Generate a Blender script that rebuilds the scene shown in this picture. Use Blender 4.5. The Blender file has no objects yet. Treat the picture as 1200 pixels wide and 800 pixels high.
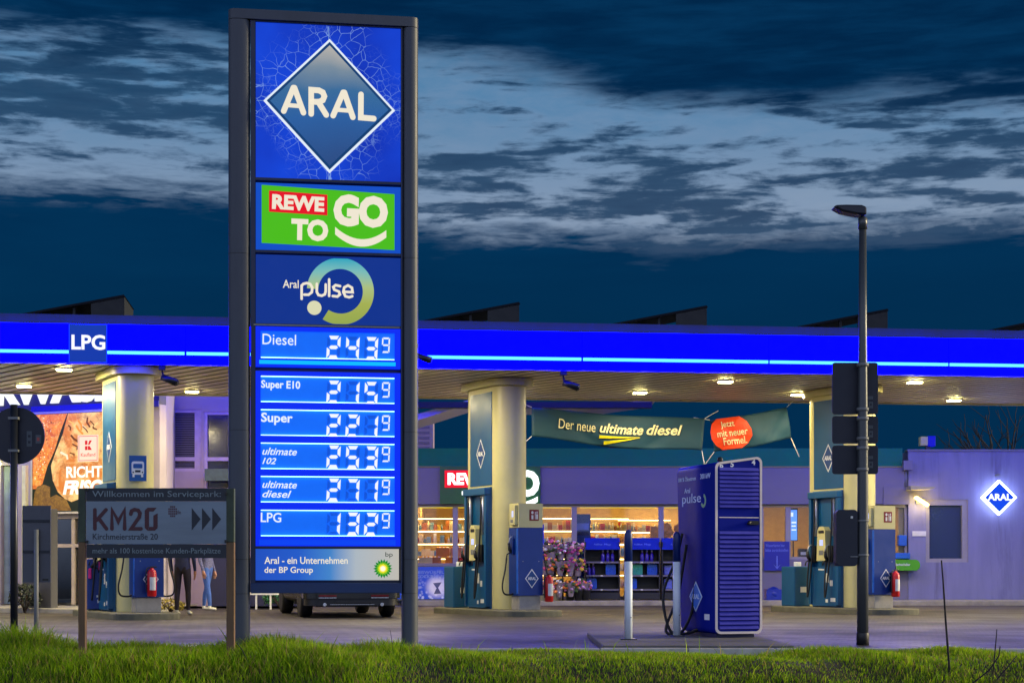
import bpy, bmesh, math, random
import numpy as np
from mathutils import Vector, Matrix, Euler

R = math.radians
scene = bpy.context.scene
COL = scene.collection
random.seed(7)
rng = np.random.default_rng(7)

# ------------------------------------------------------------------ camera
EYE = 0.95
FPX = 2000.0            # focal length in pixels of the 1200 px wide photograph
HOR = 665.0             # horizon row
cam_data = bpy.data.cameras.new("camera")
cam_data.sensor_width = 36.0
cam_data.lens = 36.0 * FPX / 1200.0
cam_data.shift_y = (HOR - 400.0) / 1200.0
cam_data.clip_end = 3000.0
cam = bpy.data.objects.new("camera", cam_data)
cam.location = (0, 0, EYE)
cam.rotation_euler = (R(90), 0, 0)
COL.objects.link(cam)
scene.camera = cam

# ------------------------------------------------------------------ look
scene.view_settings.view_transform = 'Standard'
scene.view_settings.look = 'None'
scene.view_settings.exposure = 0.0
scene.view_settings.gamma = 1.0
scene.view_settings.use_curve_mapping = False
scene.render.engine = 'CYCLES'
scene.cycles.use_denoising = True
scene.cycles.max_bounces = 6
scene.cycles.diffuse_bounces = 3
scene.cycles.glossy_bounces = 3
scene.cycles.transmission_bounces = 4
scene.cycles.transparent_max_bounces = 8
scene.cycles.caustics_reflective = False
scene.cycles.caustics_refractive = False
scene.cycles.sample_clamp_indirect = 4.0


def lin(r, g, b):
    def f(c):
        c /= 255.0
        return c / 12.92 if c <= 0.04045 else ((c + 0.055) / 1.055) ** 2.4
    return (f(r), f(g), f(b), 1.0)


# ------------------------------------------------------------------ world: dusk sky with cloud banks
SUN_EL, SUN_AZ = 14.0, 80.0          # low afterglow far to the right of the view (azimuth from +Y towards +X)
world = bpy.data.worlds.new("World")
scene.world = world
world.use_nodes = True
wt = world.node_tree
for n in list(wt.nodes):
    wt.nodes.remove(n)


class NT:
    """tiny node helper"""
    def __init__(self, t):
        self.t = t

    def n(self, kind, **kw):
        x = self.t.nodes.new(kind)
        for k, v in kw.items():
            setattr(x, k, v)
        return x

    def link(self, a, b):
        self.t.links.new(a, b)

    def put(self, sock, v):
        if isinstance(v, (int, float)):
            sock.default_value = v
        elif isinstance(v, tuple):
            sock.default_value = v
        else:
            self.link(v, sock)

    def m(self, op, a, b=None, c=None):
        x = self.n('ShaderNodeMath', operation=op)
        for i, v in enumerate((a, b, c)):
            if v is not None:
                self.put(x.inputs[i], v)
        return x.outputs[0]

    def rng(self, v, a, b, c, d, smooth=False):
        x = self.n('ShaderNodeMapRange')
        if smooth:
            x.interpolation_type = 'SMOOTHSTEP'
        self.put(x.inputs[0], v)
        for i, q in enumerate((a, b, c, d)):
            self.put(x.inputs[i + 1], q)
        return x.outputs[0]

    def vec(self, a, b, c):
        x = self.n('ShaderNodeCombineXYZ')
        for i, v in enumerate((a, b, c)):
            self.put(x.inputs[i], v)
        return x.outputs[0]

    def noise(self, v, scale, detail=4.0, rough=0.55, dist=0.0):
        x = self.n('ShaderNodeTexNoise')
        if v is not None:
            self.link(v, x.inputs['Vector'])
        x.inputs['Scale'].default_value = scale
        x.inputs['Detail'].default_value = detail
        x.inputs['Roughness'].default_value = rough
        x.inputs['Distortion'].default_value = dist
        return x.outputs[0]

    def mix(self, f, a, b):
        x = self.n('ShaderNodeMix', data_type='RGBA')
        self.put(x.inputs[0], f)
        self.put(x.inputs[6], a)
        self.put(x.inputs[7], b)
        return x.outputs[2]


w = NT(wt)
tc = w.n('ShaderNodeTexCoord')
sep = w.n('ShaderNodeSeparateXYZ')
w.link(tc.outputs['Generated'], sep.inputs[0])
dx, dy, dz = sep.outputs
hyp = w.m('SQRT', w.m('ADD', w.m('MULTIPLY', dx, dx), w.m('MULTIPLY', dy, dy)))
S = w.m('MULTIPLY', w.m('ARCTAN2', dx, dy), 2000.0)          # azimuth
T = w.m('MULTIPLY', w.m('DIVIDE', dz, w.m('MAXIMUM', hyp, 0.02)), 2000.0)   # elevation
nbig = w.m('SUBTRACT', w.noise(w.vec(w.m('DIVIDE', S, 400.0), w.m('DIVIDE', T, 72.0), 3.1), 1.0, 8.0, 0.56, 0.2), 0.5)
nmid = w.m('SUBTRACT', w.noise(w.vec(w.m('DIVIDE', S, 105.0), w.m('DIVIDE', T, 17.0), 7.7), 1.0, 8.0, 0.58, 0.25), 0.5)
nfin = w.m('SUBTRACT', w.noise(w.vec(w.m('DIVIDE', S, 45.0), w.m('DIVIDE', T, 17.0), 1.2), 1.0, 5.0, 0.6, 0.3), 0.5)
tu = w.rng(S, -120.0, 240.0, 590.0, 527.0, True)
upper = w.rng(w.m('SUBTRACT', w.m('ADD', T, w.m('ADD', w.m('MULTIPLY', nbig, 130.0), w.m('MULTIPLY', nmid, 45.0))), tu), -22.0, 40.0, 0.0, 1.0, True)
tl = w.rng(S, -330.0, 0.0, 425.0, 379.0, True)
lower = w.rng(w.m('SUBTRACT', w.m('ADD', T, w.m('ADD', w.m('MULTIPLY', nbig, 80.0), w.m('MULTIPLY', nmid, 95.0))), tl), -14.0, 22.0, 1.0, 0.0, True)
dens = w.m('ADD', w.m('MULTIPLY', nbig, 0.75), w.m('ADD', w.m('MULTIPLY', nmid, 1.15), w.m('MULTIPLY', nfin, 0.45)))
bias = w.rng(S, -300.0, 600.0, 0.01, 0.09)
hz = w.rng(T, 440.0, 540.0, 0.0, -0.10, True)
left_hi = w.m('MULTIPLY', w.rng(S, -300.0, -180.0, 1.0, 0.0, True), w.rng(T, 440.0, 480.0, 0.0, 0.16, True))
dens = w.m('ADD', w.m('ADD', dens, bias), w.m('ADD', hz, left_hi))
streak = w.rng(dens, -0.06, 0.17, 0.0, 1.0, True)
gap = w.mix(w.rng(T, 370.0, 560.0, 0.0, 1.0, True), lin(140, 158, 182), lin(84, 130, 170))
gap = w.mix(w.rng(nfin, -0.2, 0.2, 0.0, 0.5), gap, lin(120, 146, 178))
cloud = w.mix(w.rng(nmid, -0.22, 0.2, 0.0, 1.0), lin(34, 72, 106), lin(6, 50, 86))
c = w.mix(w.m('MULTIPLY', streak, 0.88), gap, cloud)
low_col = w.mix(w.rng(nbig, -0.22, 0.22, 0.0, 1.0), lin(2, 54, 92), lin(0, 44, 80))
low_col = w.mix(w.rng(T, 230.0, 420.0, 0.0, 1.0, True), lin(0, 44, 78), low_col)
c = w.mix(lower, c, low_col)
up_col = w.mix(w.rng(w.m('ADD', nbig, nmid), -0.3, 0.25, 0.0, 1.0, True), lin(4, 52, 90), lin(0, 36, 70))
c = w.mix(upper, c, up_col)
c = w.mix(w.rng(T, -60.0, 0.0, 1.0, 0.0), c, lin(8, 20, 36))
# added bright sky band behind the camera, lifts the faces turned towards it
back_fill = w.m('MULTIPLY', w.rng(T, 700.0, 2600.0, 1.0, 0.12, True), w.rng(dy, 0.2, -0.35, 0.0, 1.0, True))
back_fill = w.m('MULTIPLY', back_fill, w.rng(T, -40.0, 60.0, 0.0, 1.0))
c = w.mix(back_fill, c, tuple(2.0 * v for v in lin(158, 170, 204)[:3]) + (1.0,))
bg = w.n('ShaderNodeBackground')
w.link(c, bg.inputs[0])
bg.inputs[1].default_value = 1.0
sky = w.n('ShaderNodeTexSky', sky_type='NISHITA')
sky.sun_disc = False
sky.sun_elevation = R(SUN_EL)
sky.sun_rotation = R(SUN_AZ)
bg2 = w.n('ShaderNodeBackground')
w.link(sky.outputs[0], bg2.inputs[0])
bg2.inputs[1].default_value = 0.0002       # night is close: the clear sky adds almost nothing
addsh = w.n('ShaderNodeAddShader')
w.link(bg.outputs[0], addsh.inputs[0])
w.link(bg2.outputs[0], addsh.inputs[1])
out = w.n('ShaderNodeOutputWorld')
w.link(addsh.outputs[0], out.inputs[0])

sun_data = bpy.data.lights.new("sun", 'SUN')
sun_data.energy = 4.6
sun_data.angle = R(12)
sun_data.color = (1.0, 0.84, 0.52)
sun = bpy.data.objects.new("sun", sun_data)
sd = Vector((math.sin(R(SUN_AZ)) * math.cos(R(SUN_EL)), math.cos(R(SUN_AZ)) * math.cos(R(SUN_EL)), math.sin(R(SUN_EL))))
sun.rotation_euler = sd.to_track_quat('Z', 'Y').to_euler()
COL.objects.link(sun)

# ------------------------------------------------------------------ materials
MATS = {}


def mat(name, col=(128, 128, 128), rough=0.5, metal=0.0, emit=None, es=0.0, var=0.12, scale=6.0, bump=0.0, spec=0.5, stretch=(1, 1, 1), dirt=0.0, dirtcol=(40, 36, 30)):
    if name in MATS:
        return MATS[name]
    m = bpy.data.materials.new(name)
    m.use_nodes = True
    t = m.node_tree
    h = NT(t)
    b = t.nodes['Principled BSDF']
    base = lin(*col)
    tcn = h.n('ShaderNodeTexCoord')
    mp = h.n('ShaderNodeMapping')
    mp.inputs['Scale'].default_value = stretch
    h.link(tcn.outputs['Object'], mp.inputs[0])
    v = mp.outputs[0]
    nz = h.noise(v, scale, 5.0, 0.6)
    dark = tuple(x * (1 - var) for x in base[:3]) + (1,)
    lite = tuple(min(1, x * (1 + var)) for x in base[:3]) + (1,)
    cc = h.mix(h.rng(nz, 0.3, 0.7, 0, 1), dark, lite)
    if dirt:
        n2 = h.noise(v, scale * 0.45, 8.0, 0.7, 0.4)
        cc = h.mix(h.rng(n2, 0.52, 0.75, 0.0, dirt), cc, lin(*dirtcol))
    h.link(cc, b.inputs['Base Color'])
    h.link(h.rng(nz, 0.25, 0.75, max(0.03, rough - 0.08), min(1, rough + 0.08)), b.inputs['Roughness'])
    b.inputs['Metallic'].default_value = metal
    b.inputs['Specular IOR Level'].default_value = spec
    if emit:
        b.inputs['Emission Color'].default_value = lin(*emit)
        b.inputs['Emission Strength'].default_value = es
    if bump:
        bp = h.n('ShaderNodeBump')
        bp.inputs['Strength'].default_value = bump
        bp.inputs['Distance'].default_value = 0.02
        h.link(nz, bp.inputs['Height'])
        h.link(bp.outputs[0], b.inputs['Normal'])
    MATS[name] = m
    return m


def glow(name, col, es=1.0, base=None, rough=0.4, var=0.05):
    """backlit or self-lit surface"""
    return mat(name, tuple(int(x * 0.5) for x in (base or col)), rough, 0.0, col, es, var, spec=0.2)


# ------------------------------------------------------------------ mesh builder
_TXT = {}


def text_mesh(s, bold=0.0, shear=0.0, ext=0.01, spacing=1.0):
    k = (s, bold, shear, ext, spacing)
    if k in _TXT:
        return _TXT[k]
    cu = bpy.data.curves.new("txt", 'FONT')
    cu.body = s
    cu.size = 1.0
    cu.offset = bold
    cu.shear = shear
    cu.extrude = ext
    cu.space_character = spacing
    cu.resolution_u = 3
    o = bpy.data.objects.new("txt", cu)
    COL.objects.link(o)
    dg = bpy.context.evaluated_depsgraph_get()
    me = bpy.data.meshes.new_from_object(o.evaluated_get(dg))
    vs = np.array([v.co[:] for v in me.vertices]) if len(me.vertices) else np.zeros((1, 3))
    fs = [tuple(p.vertices) for p in me.polygons]
    bpy.data.objects.remove(o)
    bpy.data.curves.remove(cu)
    bpy.data.meshes.remove(me)
    _TXT[k] = (vs, fs)
    return vs, fs


class MB:
    def __init__(self):
        self.v, self.f, self.fm, self.ms, self.cur, self.sm = [], [], [], [], 0, []
        self.smooth = False

    def m(self, material):
        if material not in self.ms:
            self.ms.append(material)
        self.cur = self.ms.index(material)
        return self

    def add(self, vs, fs, smooth=None):
        o = len(self.v)
        self.v += [tuple(x) for x in vs]
        for q in fs:
            self.f.append(tuple(i + o for i in q))
            self.fm.append(self.cur)
            self.sm.append(self.smooth if smooth is None else smooth)
        return self

    def box(self, x0, x1, y0, y1, z0, z1):
        vs = [(x, y, z) for z in (z0, z1) for y in (y0, y1) for x in (x0, x1)]
        return self.add(vs, [(0, 2, 3, 1), (4, 5, 7, 6), (0, 1, 5, 4), (2, 6, 7, 3), (0, 4, 6, 2), (1, 3, 7, 5)], False)

    def cbox(self, x, y, z, a, b, c_):
        return self.box(x - a / 2, x + a / 2, y - b / 2, y + b / 2, z - c_ / 2, z + c_ / 2)

    def prism(self, pts, a0, a1, axis='y', smooth=False):
        """2D outline extruded: axis y -> pts are (x, z); axis z -> (x, y); axis x -> (y, z)"""
        n = len(pts)
        mk = {'y': lambda p, d: (p[0], d, p[1]), 'z': lambda p, d: (p[0], p[1], d), 'x': lambda p, d: (d, p[0], p[1])}[axis]
        area = sum(pts[i][0] * pts[(i + 1) % n][1] - pts[(i + 1) % n][0] * pts[i][1] for i in range(n))
        if (area < 0) != (axis == 'y' and False):
            pts = pts[::-1]
        vs = [mk(p, a0) for p in pts] + [mk(p, a1) for p in pts]
        cap0, cap1 = tuple(range(n)), tuple(range(n, 2 * n))
        fl_ = axis == 'y'
        self.add(vs, [cap0 if fl_ else cap0[::-1], cap1[::-1] if fl_ else cap1], False)
        o = len(self.v) - 2 * n
        if smooth:                       # own vertices for the sides: the caps must not bend their normals
            self.v += vs
            o += 2 * n
        for i in range(n):
            j = (i + 1) % n
            self.f.append((o + i, o + n + i, o + n + j, o + j) if fl_ else (o + i, o + j, o + n + j, o + n + i))
            self.fm.append(self.cur); self.sm.append(smooth)
        return self

    def tube(self, pts, r, n=10, caps=True):
        pts = [Vector(p) for p in pts]
        rr = r if isinstance(r, (list, tuple)) else [r] * len(pts)
        vs, fs = [], []
        up = None
        for i, p in enumerate(pts):
            d = (pts[min(i + 1, len(pts) - 1)] - pts[max(i - 1, 0)]).normalized()
            if up is None:
                up = Vector((0, 0, 1)) if abs(d.z) < 0.9 else Vector((1, 0, 0))
            a = d.cross(up).normalized()
            b = a.cross(d).normalized()
            up = b
            for k in range(n):
                t = 2 * math.pi * k / n
                vs.append(p + (a * math.cos(t) + b * math.sin(t)) * rr[i])
        for i in range(len(pts) - 1):
            for k in range(n):
                q = (k + 1) % n
                fs.append((i * n + k, i * n + q, (i + 1) * n + q, (i + 1) * n + k))
        self.add(vs, fs, True)
        if caps:
            o = len(self.v) - len(vs)
            e = len(pts) - 1
            self.f.append(tuple(o + k for k in range(n))[::-1]); self.fm.append(self.cur); self.sm.append(False)
            self.f.append(tuple(o + e * n + k for k in range(n))); self.fm.append(self.cur); self.sm.append(False)
        return self

    def lathe(self, prof, cx, cy, n=24):
        """profile of (radius, z) turned about a vertical axis"""
        vs, fs = [], []
        for r, z in prof:
            for k in range(n):
                t = 2 * math.pi * k / n
                vs.append((cx + r * math.cos(t), cy + r * math.sin(t), z))
        for i in range(len(prof) - 1):
            for k in range(n):
                q = (k + 1) % n
                fs.append((i * n + k, i * n + q, (i + 1) * n + q, (i + 1) * n + k))
        fs.append(tuple(range(n))[::-1])
        fs.append(tuple((len(prof) - 1) * n + k for k in range(n)))
        return self.add(vs, fs, True)

    def ball(self, c_, r, s=(1, 1, 1), n=10, jit=0.0, rnd=None):
        vs, fs = [], []
        rows = max(4, n // 2 + 1)
        for i in range(rows + 1):
            ph = math.pi * i / rows
            for k in range(n):
                t = 2 * math.pi * k / n
                q = 1 + (rnd.uniform(-jit, jit) if rnd else 0)
                vs.append((c_[0] + r * s[0] * q * math.sin(ph) * math.cos(t), c_[1] + r * s[1] * q * math.sin(ph) * math.sin(t), c_[2] + r * s[2] * q * math.cos(ph)))
        for i in range(rows):
            for k in range(n):
                q = (k + 1) % n
                fs.append((i * n + k, (i + 1) * n + k, (i + 1) * n + q, i * n + q))
        return self.add(vs, fs, True)

    def text(self, s, x0, x1, z0, z1, y, d=0.006, bold=0.0, shear=0.0, rot=0.0, spacing=1.0, keep=False):
        """lettering fitted to a rectangle on a face that looks towards -y; its front lies d in front of y"""
        vs, fs = text_mesh(s, bold, shear, 0.01, spacing)
        lo, hi = vs.min(0), vs.max(0)
        sx = (x1 - x0) / max(1e-6, hi[0] - lo[0])
        sz = (z1 - z0) / max(1e-6, hi[1] - lo[1])
        if keep:
            sx = sz
        X = (vs[:, 0] - lo[0]) * sx
        Z = (vs[:, 1] - lo[1]) * sz
        Yv = y - d * (vs[:, 2] - lo[2]) / (hi[2] - lo[2]) - 0.0005
        cxm, czm = (x1 - x0) / 2, (z1 - z0) / 2
        if rot:
            ca, sa = math.cos(rot), math.sin(rot)
            X, Z = cxm + (X - cxm) * ca - (Z - czm) * sa, czm + (X - cxm) * sa + (Z - czm) * ca
        return self.add(list(zip(X + x0, Yv, Z + z0)), fs, False)

    def stroke(self, pts, r, y, d=0.006):
        """flat rounded pen stroke through (x, z) points, its front d before y"""
        P = [Vector((p[0], p[1])) for p in pts]
        L, Rr = [], []
        n = len(P)
        for i in range(n):
            if i == 0:
                t = (P[1] - P[0]).normalized()
                nm = Vector((-t.y, t.x)); k = 1
            elif i == n - 1:
                t = (P[-1] - P[-2]).normalized()
                nm = Vector((-t.y, t.x)); k = 1
            else:
                t1 = (P[i] - P[i - 1]).normalized(); t2 = (P[i + 1] - P[i]).normalized()
                t = (t1 + t2).normalized() if (t1 + t2).length > 1e-6 else t1
                nm = Vector((-t.y, t.x)); k = 1 / max(0.5, nm.dot(Vector((-t1.y, t1.x))))
            L.append(P[i] + nm * r * k); Rr.append(P[i] - nm * r * k)
        t = (P[-1] - P[-2]).normalized(); a0 = math.atan2(t.x, -t.y)
        a0 = math.atan2(t.y, t.x)
        cap1 = [P[-1] + Vector((math.cos(a0 + math.pi / 2 - math.pi * j / 8), math.sin(a0 + math.pi / 2 - math.pi * j / 8))) * r for j in range(1, 8)]
        t = (P[0] - P[1]).normalized(); a0 = math.atan2(t.y, t.x)
        cap0 = [P[0] + Vector((math.cos(a0 + math.pi / 2 - math.pi * j / 8), math.sin(a0 + math.pi / 2 - math.pi * j / 8))) * r for j in range(1, 8)]
        outl = L + cap1 + Rr[::-1] + cap0
        return self.prism([(p.x, p.y) for p in outl], y - d, y, 'y')

    def mesh(self, name):
        me = bpy.data.meshes.new(name)
        me.from_pydata(self.v, [], self.f)
        for m_ in self.ms:
            me.materials.append(m_)
        me.polygons.foreach_set('material_index', self.fm)
        me.polygons.foreach_set('use_smooth', self.sm)
        me.update()
        return me

    def build(self, name, parent=None, loc=(0, 0, 0), rz=0.0, bevel=0.0):
        o = bpy.data.objects.new(name, self.mesh(name))
        COL.objects.link(o)
        o.location = loc
        o.rotation_euler = (0, 0, rz)
        if parent:
            o.parent = parent
        if bevel:
            bv = o.modifiers.new("bevel", 'BEVEL')
            bv.width = bevel; bv.segments = 2; bv.limit_method = 'ANGLE'; bv.angle_limit = R(50)
        return o


def thing(name, label, cat, loc=(0, 0, 0), rz=0.0, group=None):
    o = bpy.data.objects.new(name, None)
    o.empty_display_size = 0.2
    COL.objects.link(o)
    o.location = loc
    o.rotation_euler = (0, 0, rz)
    o['label'] = label
    o['category'] = cat
    if group:
        o['group'] = group
    return o


def tag(o, label, cat, group=None):
    o['label'] = label
    o['category'] = cat
    if group:
        o['group'] = group
    return o


def struct(o):
    o['kind'] = 'structure'
    return o


def stuff(o):
    o['kind'] = 'stuff'
    return o


def dup(root, loc, rz=None, label=None, group=None):
    r = root.copy(); COL.objects.link(r); r.location = loc
    if rz is not None:
        r.rotation_euler = (0, 0, rz)
    if label:
        r['label'] = label
    if group:
        r['group'] = group

    def rec(src, dst):
        for ch in list(src.children):
            c_ = ch.copy(); COL.objects.link(c_); c_.parent = dst
            rec(ch, c_)
    rec(root, r)
    return r


def X(px, Y):
    return (px - 600.0) / FPX * Y


def Z(py, Y):
    return EYE + (HOR - py) / FPX * Y


def rrect(x0, x1, z0, z1, r, n=5):
    p = []
    for cx_, cz_, a in ((x1 - r, z0 + r, -90), (x1 - r, z1 - r, 0), (x0 + r, z1 - r, 90), (x0 + r, z0 + r, 180)):
        for j in range(n + 1):
            t = R(a + 90 * j / n)
            p.append((cx_ + r * math.cos(t), cz_ + r * math.sin(t)))
    return p


def stadium(hw, hl, n=12):
    """outline in x, y: half width hw, straight half length hl along y"""
    p = [(hw * math.cos(R(180 * j / n)), hl + hw * math.sin(R(180 * j / n))) for j in range(n + 1)]
    p += [(hw * math.cos(R(180 + 180 * j / n)), -hl + hw * math.sin(R(180 + 180 * j / n))) for j in range(n + 1)]
    return p


def ring(cx_, cz_, r0, r1, a0, a1, n=48):
    o = [(cx_ + r1 * math.cos(R(a0 + (a1 - a0) * j / n)), cz_ + r1 * math.sin(R(a0 + (a1 - a0) * j / n))) for j in range(n + 1)]
    i = [(cx_ + r0 * math.cos(R(a1 - (a1 - a0) * j / n)), cz_ + r0 * math.sin(R(a1 - (a1 - a0) * j / n))) for j in range(n + 1)]
    return o + i


SEG = {'0': 'abcdef', '1': 'bc', '2': 'abged', '3': 'abgcd', '4': 'fgbc', '5': 'afgcd', '6': 'afgedc', '7': 'abc', '8': 'abcdefg', '9': 'abfgcd'}


def digit(mb, ch, x0, x1, z0, z1, y, lit, unlit=None, th=0.27):
    """seven flap segments, slightly slanted"""
    wd, ht = x1 - x0, z1 - z0
    t = th * wd
    sl = 0.10 * wd
    hh = ht / 2
    g = 0.05 * wd

    def S_(pts):
        return [(x0 + px_ + sl * (pz_ / ht - 0.5), z0 + pz_) for px_, pz_ in pts]
    segs = {
        'a': [(g + t * .3, ht), (wd - g - t * .3, ht), (wd - t, ht - t), (t, ht - t)],
        'd': [(g + t * .3, 0), (wd - g - t * .3, 0), (wd - t, t), (t, t)],
        'g': [(t * .6, hh), (t * 1.1, hh + t / 2), (wd - t * 1.1, hh + t / 2), (wd - t * .6, hh), (wd - t * 1.1, hh - t / 2), (t * 1.1, hh - t / 2)],
        'f': [(0, ht - g), (t * .8, ht - t - g), (t * .8, hh + t * .5 + g), (0, hh + g * .5)],
        'b': [(wd, ht - g), (wd - t * .8, ht - t - g), (wd - t * .8, hh + t * .5 + g), (wd, hh + g * .5)],
        'e': [(0, g), (t * .8, t + g), (t * .8, hh - t * .5 - g), (0, hh - g * .5)],
        'c': [(wd, g), (wd - t * .8, t + g), (wd - t * .8, hh - t * .5 - g), (wd, hh - g * .5)]}
    for k, p in segs.items():
        on = k in SEG[ch]
        if not on and unlit is None:
            continue
        mb.m(lit if on else unlit)
        mb.prism(S_(p), y - (0.012 if on else 0.005), y - 0.0008, 'y')

# ------------------------------------------------------------------ shared materials
def glass_mat():
    m = bpy.data.materials.new("window_glass")
    m.use_nodes = True
    t = m.node_tree
    for n in list(t.nodes):
        t.nodes.remove(n)
    h = NT(t)
    tr = h.n('ShaderNodeBsdfTransparent'); tr.inputs[0].default_value = (0.92, 0.95, 0.95, 1)
    gl = h.n('ShaderNodeBsdfGlossy'); gl.inputs['Roughness'].default_value = 0.03
    fr = h.n('ShaderNodeFresnel'); fr.inputs[0].default_value = 1.45
    mx = h.n('ShaderNodeMixShader')
    h.link(fr.outputs[0], mx.inputs[0]); h.link(tr.outputs[0], mx.inputs[1]); h.link(gl.outputs[0], mx.inputs[2])
    o = h.n('ShaderNodeOutputMaterial'); h.link(mx.outputs[0], o.inputs[0])
    return m


GLASS = glass_mat()


def paving_mat():
    m = bpy.data.materials.new("paving")
    m.use_nodes = True
    t = m.node_tree
    h = NT(t); b = t.nodes['Principled BSDF']
    tcn = h.n('ShaderNodeTexCoord')
    mp = h.n('ShaderNodeMapping'); mp.inputs['Rotation'].default_value = (0, 0, R(27))
    h.link(tcn.outputs['Object'], mp.inputs[0])
    br = h.n('ShaderNodeTexBrick')
    h.link(mp.outputs[0], br.inputs['Vector'])
    br.inputs['Scale'].default_value = 1.0
    br.inputs['Brick Width'].default_value = 0.24
    br.inputs['Row Height'].default_value = 0.16
    br.inputs['Mortar Size'].default_value = 0.016
    br.inputs['Color1'].default_value = lin(84, 77, 70)
    br.inputs['Color2'].default_value = lin(66, 60, 56)
    br.inputs['Mortar'].default_value = lin(34, 31, 30)
    n1 = h.noise(tcn.outputs['Object'], 0.35, 6, 0.65)
    n2 = h.noise(tcn.outputs['Object'], 3.0, 6, 0.7)
    c_ = h.mix(h.rng(n1, 0.42, 0.62, 0.0, 0.6), br.outputs[0], lin(52, 48, 46))
    c_ = h.mix(h.rng(n2, 0.55, 0.8, 0.0, 0.35), c_, lin(104, 97, 88))
    n5 = h.noise(tcn.outputs['Object'], 0.9, 5, 0.6, 0.5)
    c_ = h.mix(h.rng(n5, 0.54, 0.62, 0.0, 0.8), c_, lin(34, 32, 31))
    h.link(c_, b.inputs['Base Color'])
    h.link(h.rng(n1, 0.3, 0.7, 0.42, 0.75), b.inputs['Roughness'])
    b.inputs['Specular IOR Level'].default_value = 0.3
    bp = h.n('ShaderNodeBump'); bp.inputs['Strength'].default_value = 0.5; bp.inputs['Distance'].default_value = 0.01
    h.link(br.outputs['Fac'], bp.inputs['Height'])
    bp.invert = True
    h.link(bp.outputs[0], b.inputs['Normal'])
    return m


PAVING = paving_mat()
CONCRETE = mat("concrete", (142, 138, 128), 0.85, var=0.2, scale=4, bump=0.25, dirt=0.4)
KERBST = mat("kerb_stone", (176, 172, 162), 0.8, var=0.18, scale=5, bump=0.2, dirt=0.35)
SOIL = mat("soil", (52, 44, 30), 0.95, var=0.35, scale=7, bump=0.5)
CREAM = mat("cream_paint", (202, 194, 130), 0.42, var=0.05, scale=2.5, dirt=0.12, dirtcol=(120, 112, 90))
TEAL = mat("petrol_blue_paint", (0, 78, 120), 0.4, var=0.08, scale=3, dirt=0.15, dirtcol=(20, 50, 70))
BLUE = mat("blue_paint", (0, 48, 124), 0.35, var=0.07, scale=3, dirt=0.15, dirtcol=(10, 24, 60))
DEEP = mat("deep_blue_paint", (6, 26, 140), 0.5, spec=0.12, var=0.08, scale=3, dirt=0.2, dirtcol=(10, 12, 40))
DARK = mat("dark_metal", (34, 38, 46), 0.4, 0.4, var=0.15, scale=4, dirt=0.2)
POLE = mat("pole_paint", (70, 75, 84), 0.5, 0.0, spec=0.3, var=0.14, scale=3, stretch=(1, 1, 0.25), dirt=0.3, dirtcol=(44, 40, 30))
BLACK = mat("black_rubber", (14, 14, 15), 0.5, var=0.2)
STEEL = mat("brushed_steel", (196, 198, 200), 0.28, 0.45, var=0.08, scale=8, stretch=(6, 6, 0.5))
GREYP = mat("grey_paint", (112, 114, 114), 0.5, var=0.1, scale=3, dirt=0.25)
WALLW = mat("white_render", (128, 128, 160), 0.85, var=0.14, scale=1.6, bump=0.1, dirt=0.75, dirtcol=(70, 66, 84), stretch=(1.8, 1.8, 0.22))
PANELW = mat("white_panel", (116, 112, 132), 0.5, var=0.05, scale=1.0, dirt=0.1, dirtcol=(120, 118, 130))
GREENF = mat("green_fascia", (0, 116, 92), 0.8, var=0.1, scale=2, dirt=0.2, dirtcol=(10, 40, 50))
RED = mat("red_paint", (196, 20, 22), 0.35, var=0.1)
WHITE = mat("white_paint", (226, 226, 222), 0.45, var=0.05)
WOOD = mat("weathered_wood", (104, 78, 50), 0.75, var=0.3, scale=9, stretch=(3, 3, 0.3), dirt=0.5, dirtcol=(52, 36, 22), bump=0.3)
LAMPG = glow("downlight_glow", (255, 238, 150), 80.0)
FASB = mat("fascia_blue_light", (0, 0, 50), 0.6, 0.0, (0, 0, 255), 20.0, 0.1, spec=0.08)
LINEB = glow("light_line_glow", (70, 165, 255), 3.2)

# ------------------------------------------------------------------ ground, lawn, kerb
mb = MB().m(PAVING)
mb.add([(-400, 19.5, 0), (400, 19.5, 0), (400, 900, 0), (-400, 900, 0)], [(0, 1, 2, 3)], False)
struct(mb.build("ground"))


def lawn_z(x, y):
    s = np.clip((18.2 - y) / 3.2, 0, 1)
    z = -0.025 - 1.1 * s * s * (3 - 2 * s)
    z = z + 0.035 * np.sin(x * 1.7 + 0.6) * np.cos(y * 1.3) + 0.02 * np.sin(x * 4.1 + y * 2.3)
    return z


mb = MB().m(SOIL)
xs = np.linspace(-16, 16, 81); ys = np.concatenate([np.linspace(-30, 12, 12)[:-1], np.linspace(12, 19.36, 26)])
mb.add([(x, y, float(lawn_z(x, y))) for y in ys for x in xs], [(j * 81 + i, j * 81 + i + 1, (j + 1) * 81 + i + 1, (j + 1) * 81 + i) for j in range(len(ys) - 1) for i in range(80)], True)
struct(mb.build("lawn"))
mb = MB().m(KERBST)
x = -16.0
while x < 16:                                    # kerb stones laid in a row, flush with the paving
    mb.box(x + 0.004, x + 0.996, 19.37, 19.52, -0.3, 0.035 + random.uniform(-0.004, 0.004))
    x += 1.0
struct(mb.build("kerb", bevel=0.012))
mb = MB().m(mat("dark_concrete", (92, 90, 88), 0.85, var=0.2, scale=3, bump=0.25, dirt=0.5))
mb.box(X(706, 19.6), X(930, 19.6), 19.56, 23.6, -0.05, 0.06)
struct(mb.build("charger_pavement", bevel=0.015))
mb = MB().m(CONCRETE)
mb.box(-2.8, 30, 43.2, 45.2, -0.1, 0.12)
struct(mb.build("shop_pavement", bevel=0.02))

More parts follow.
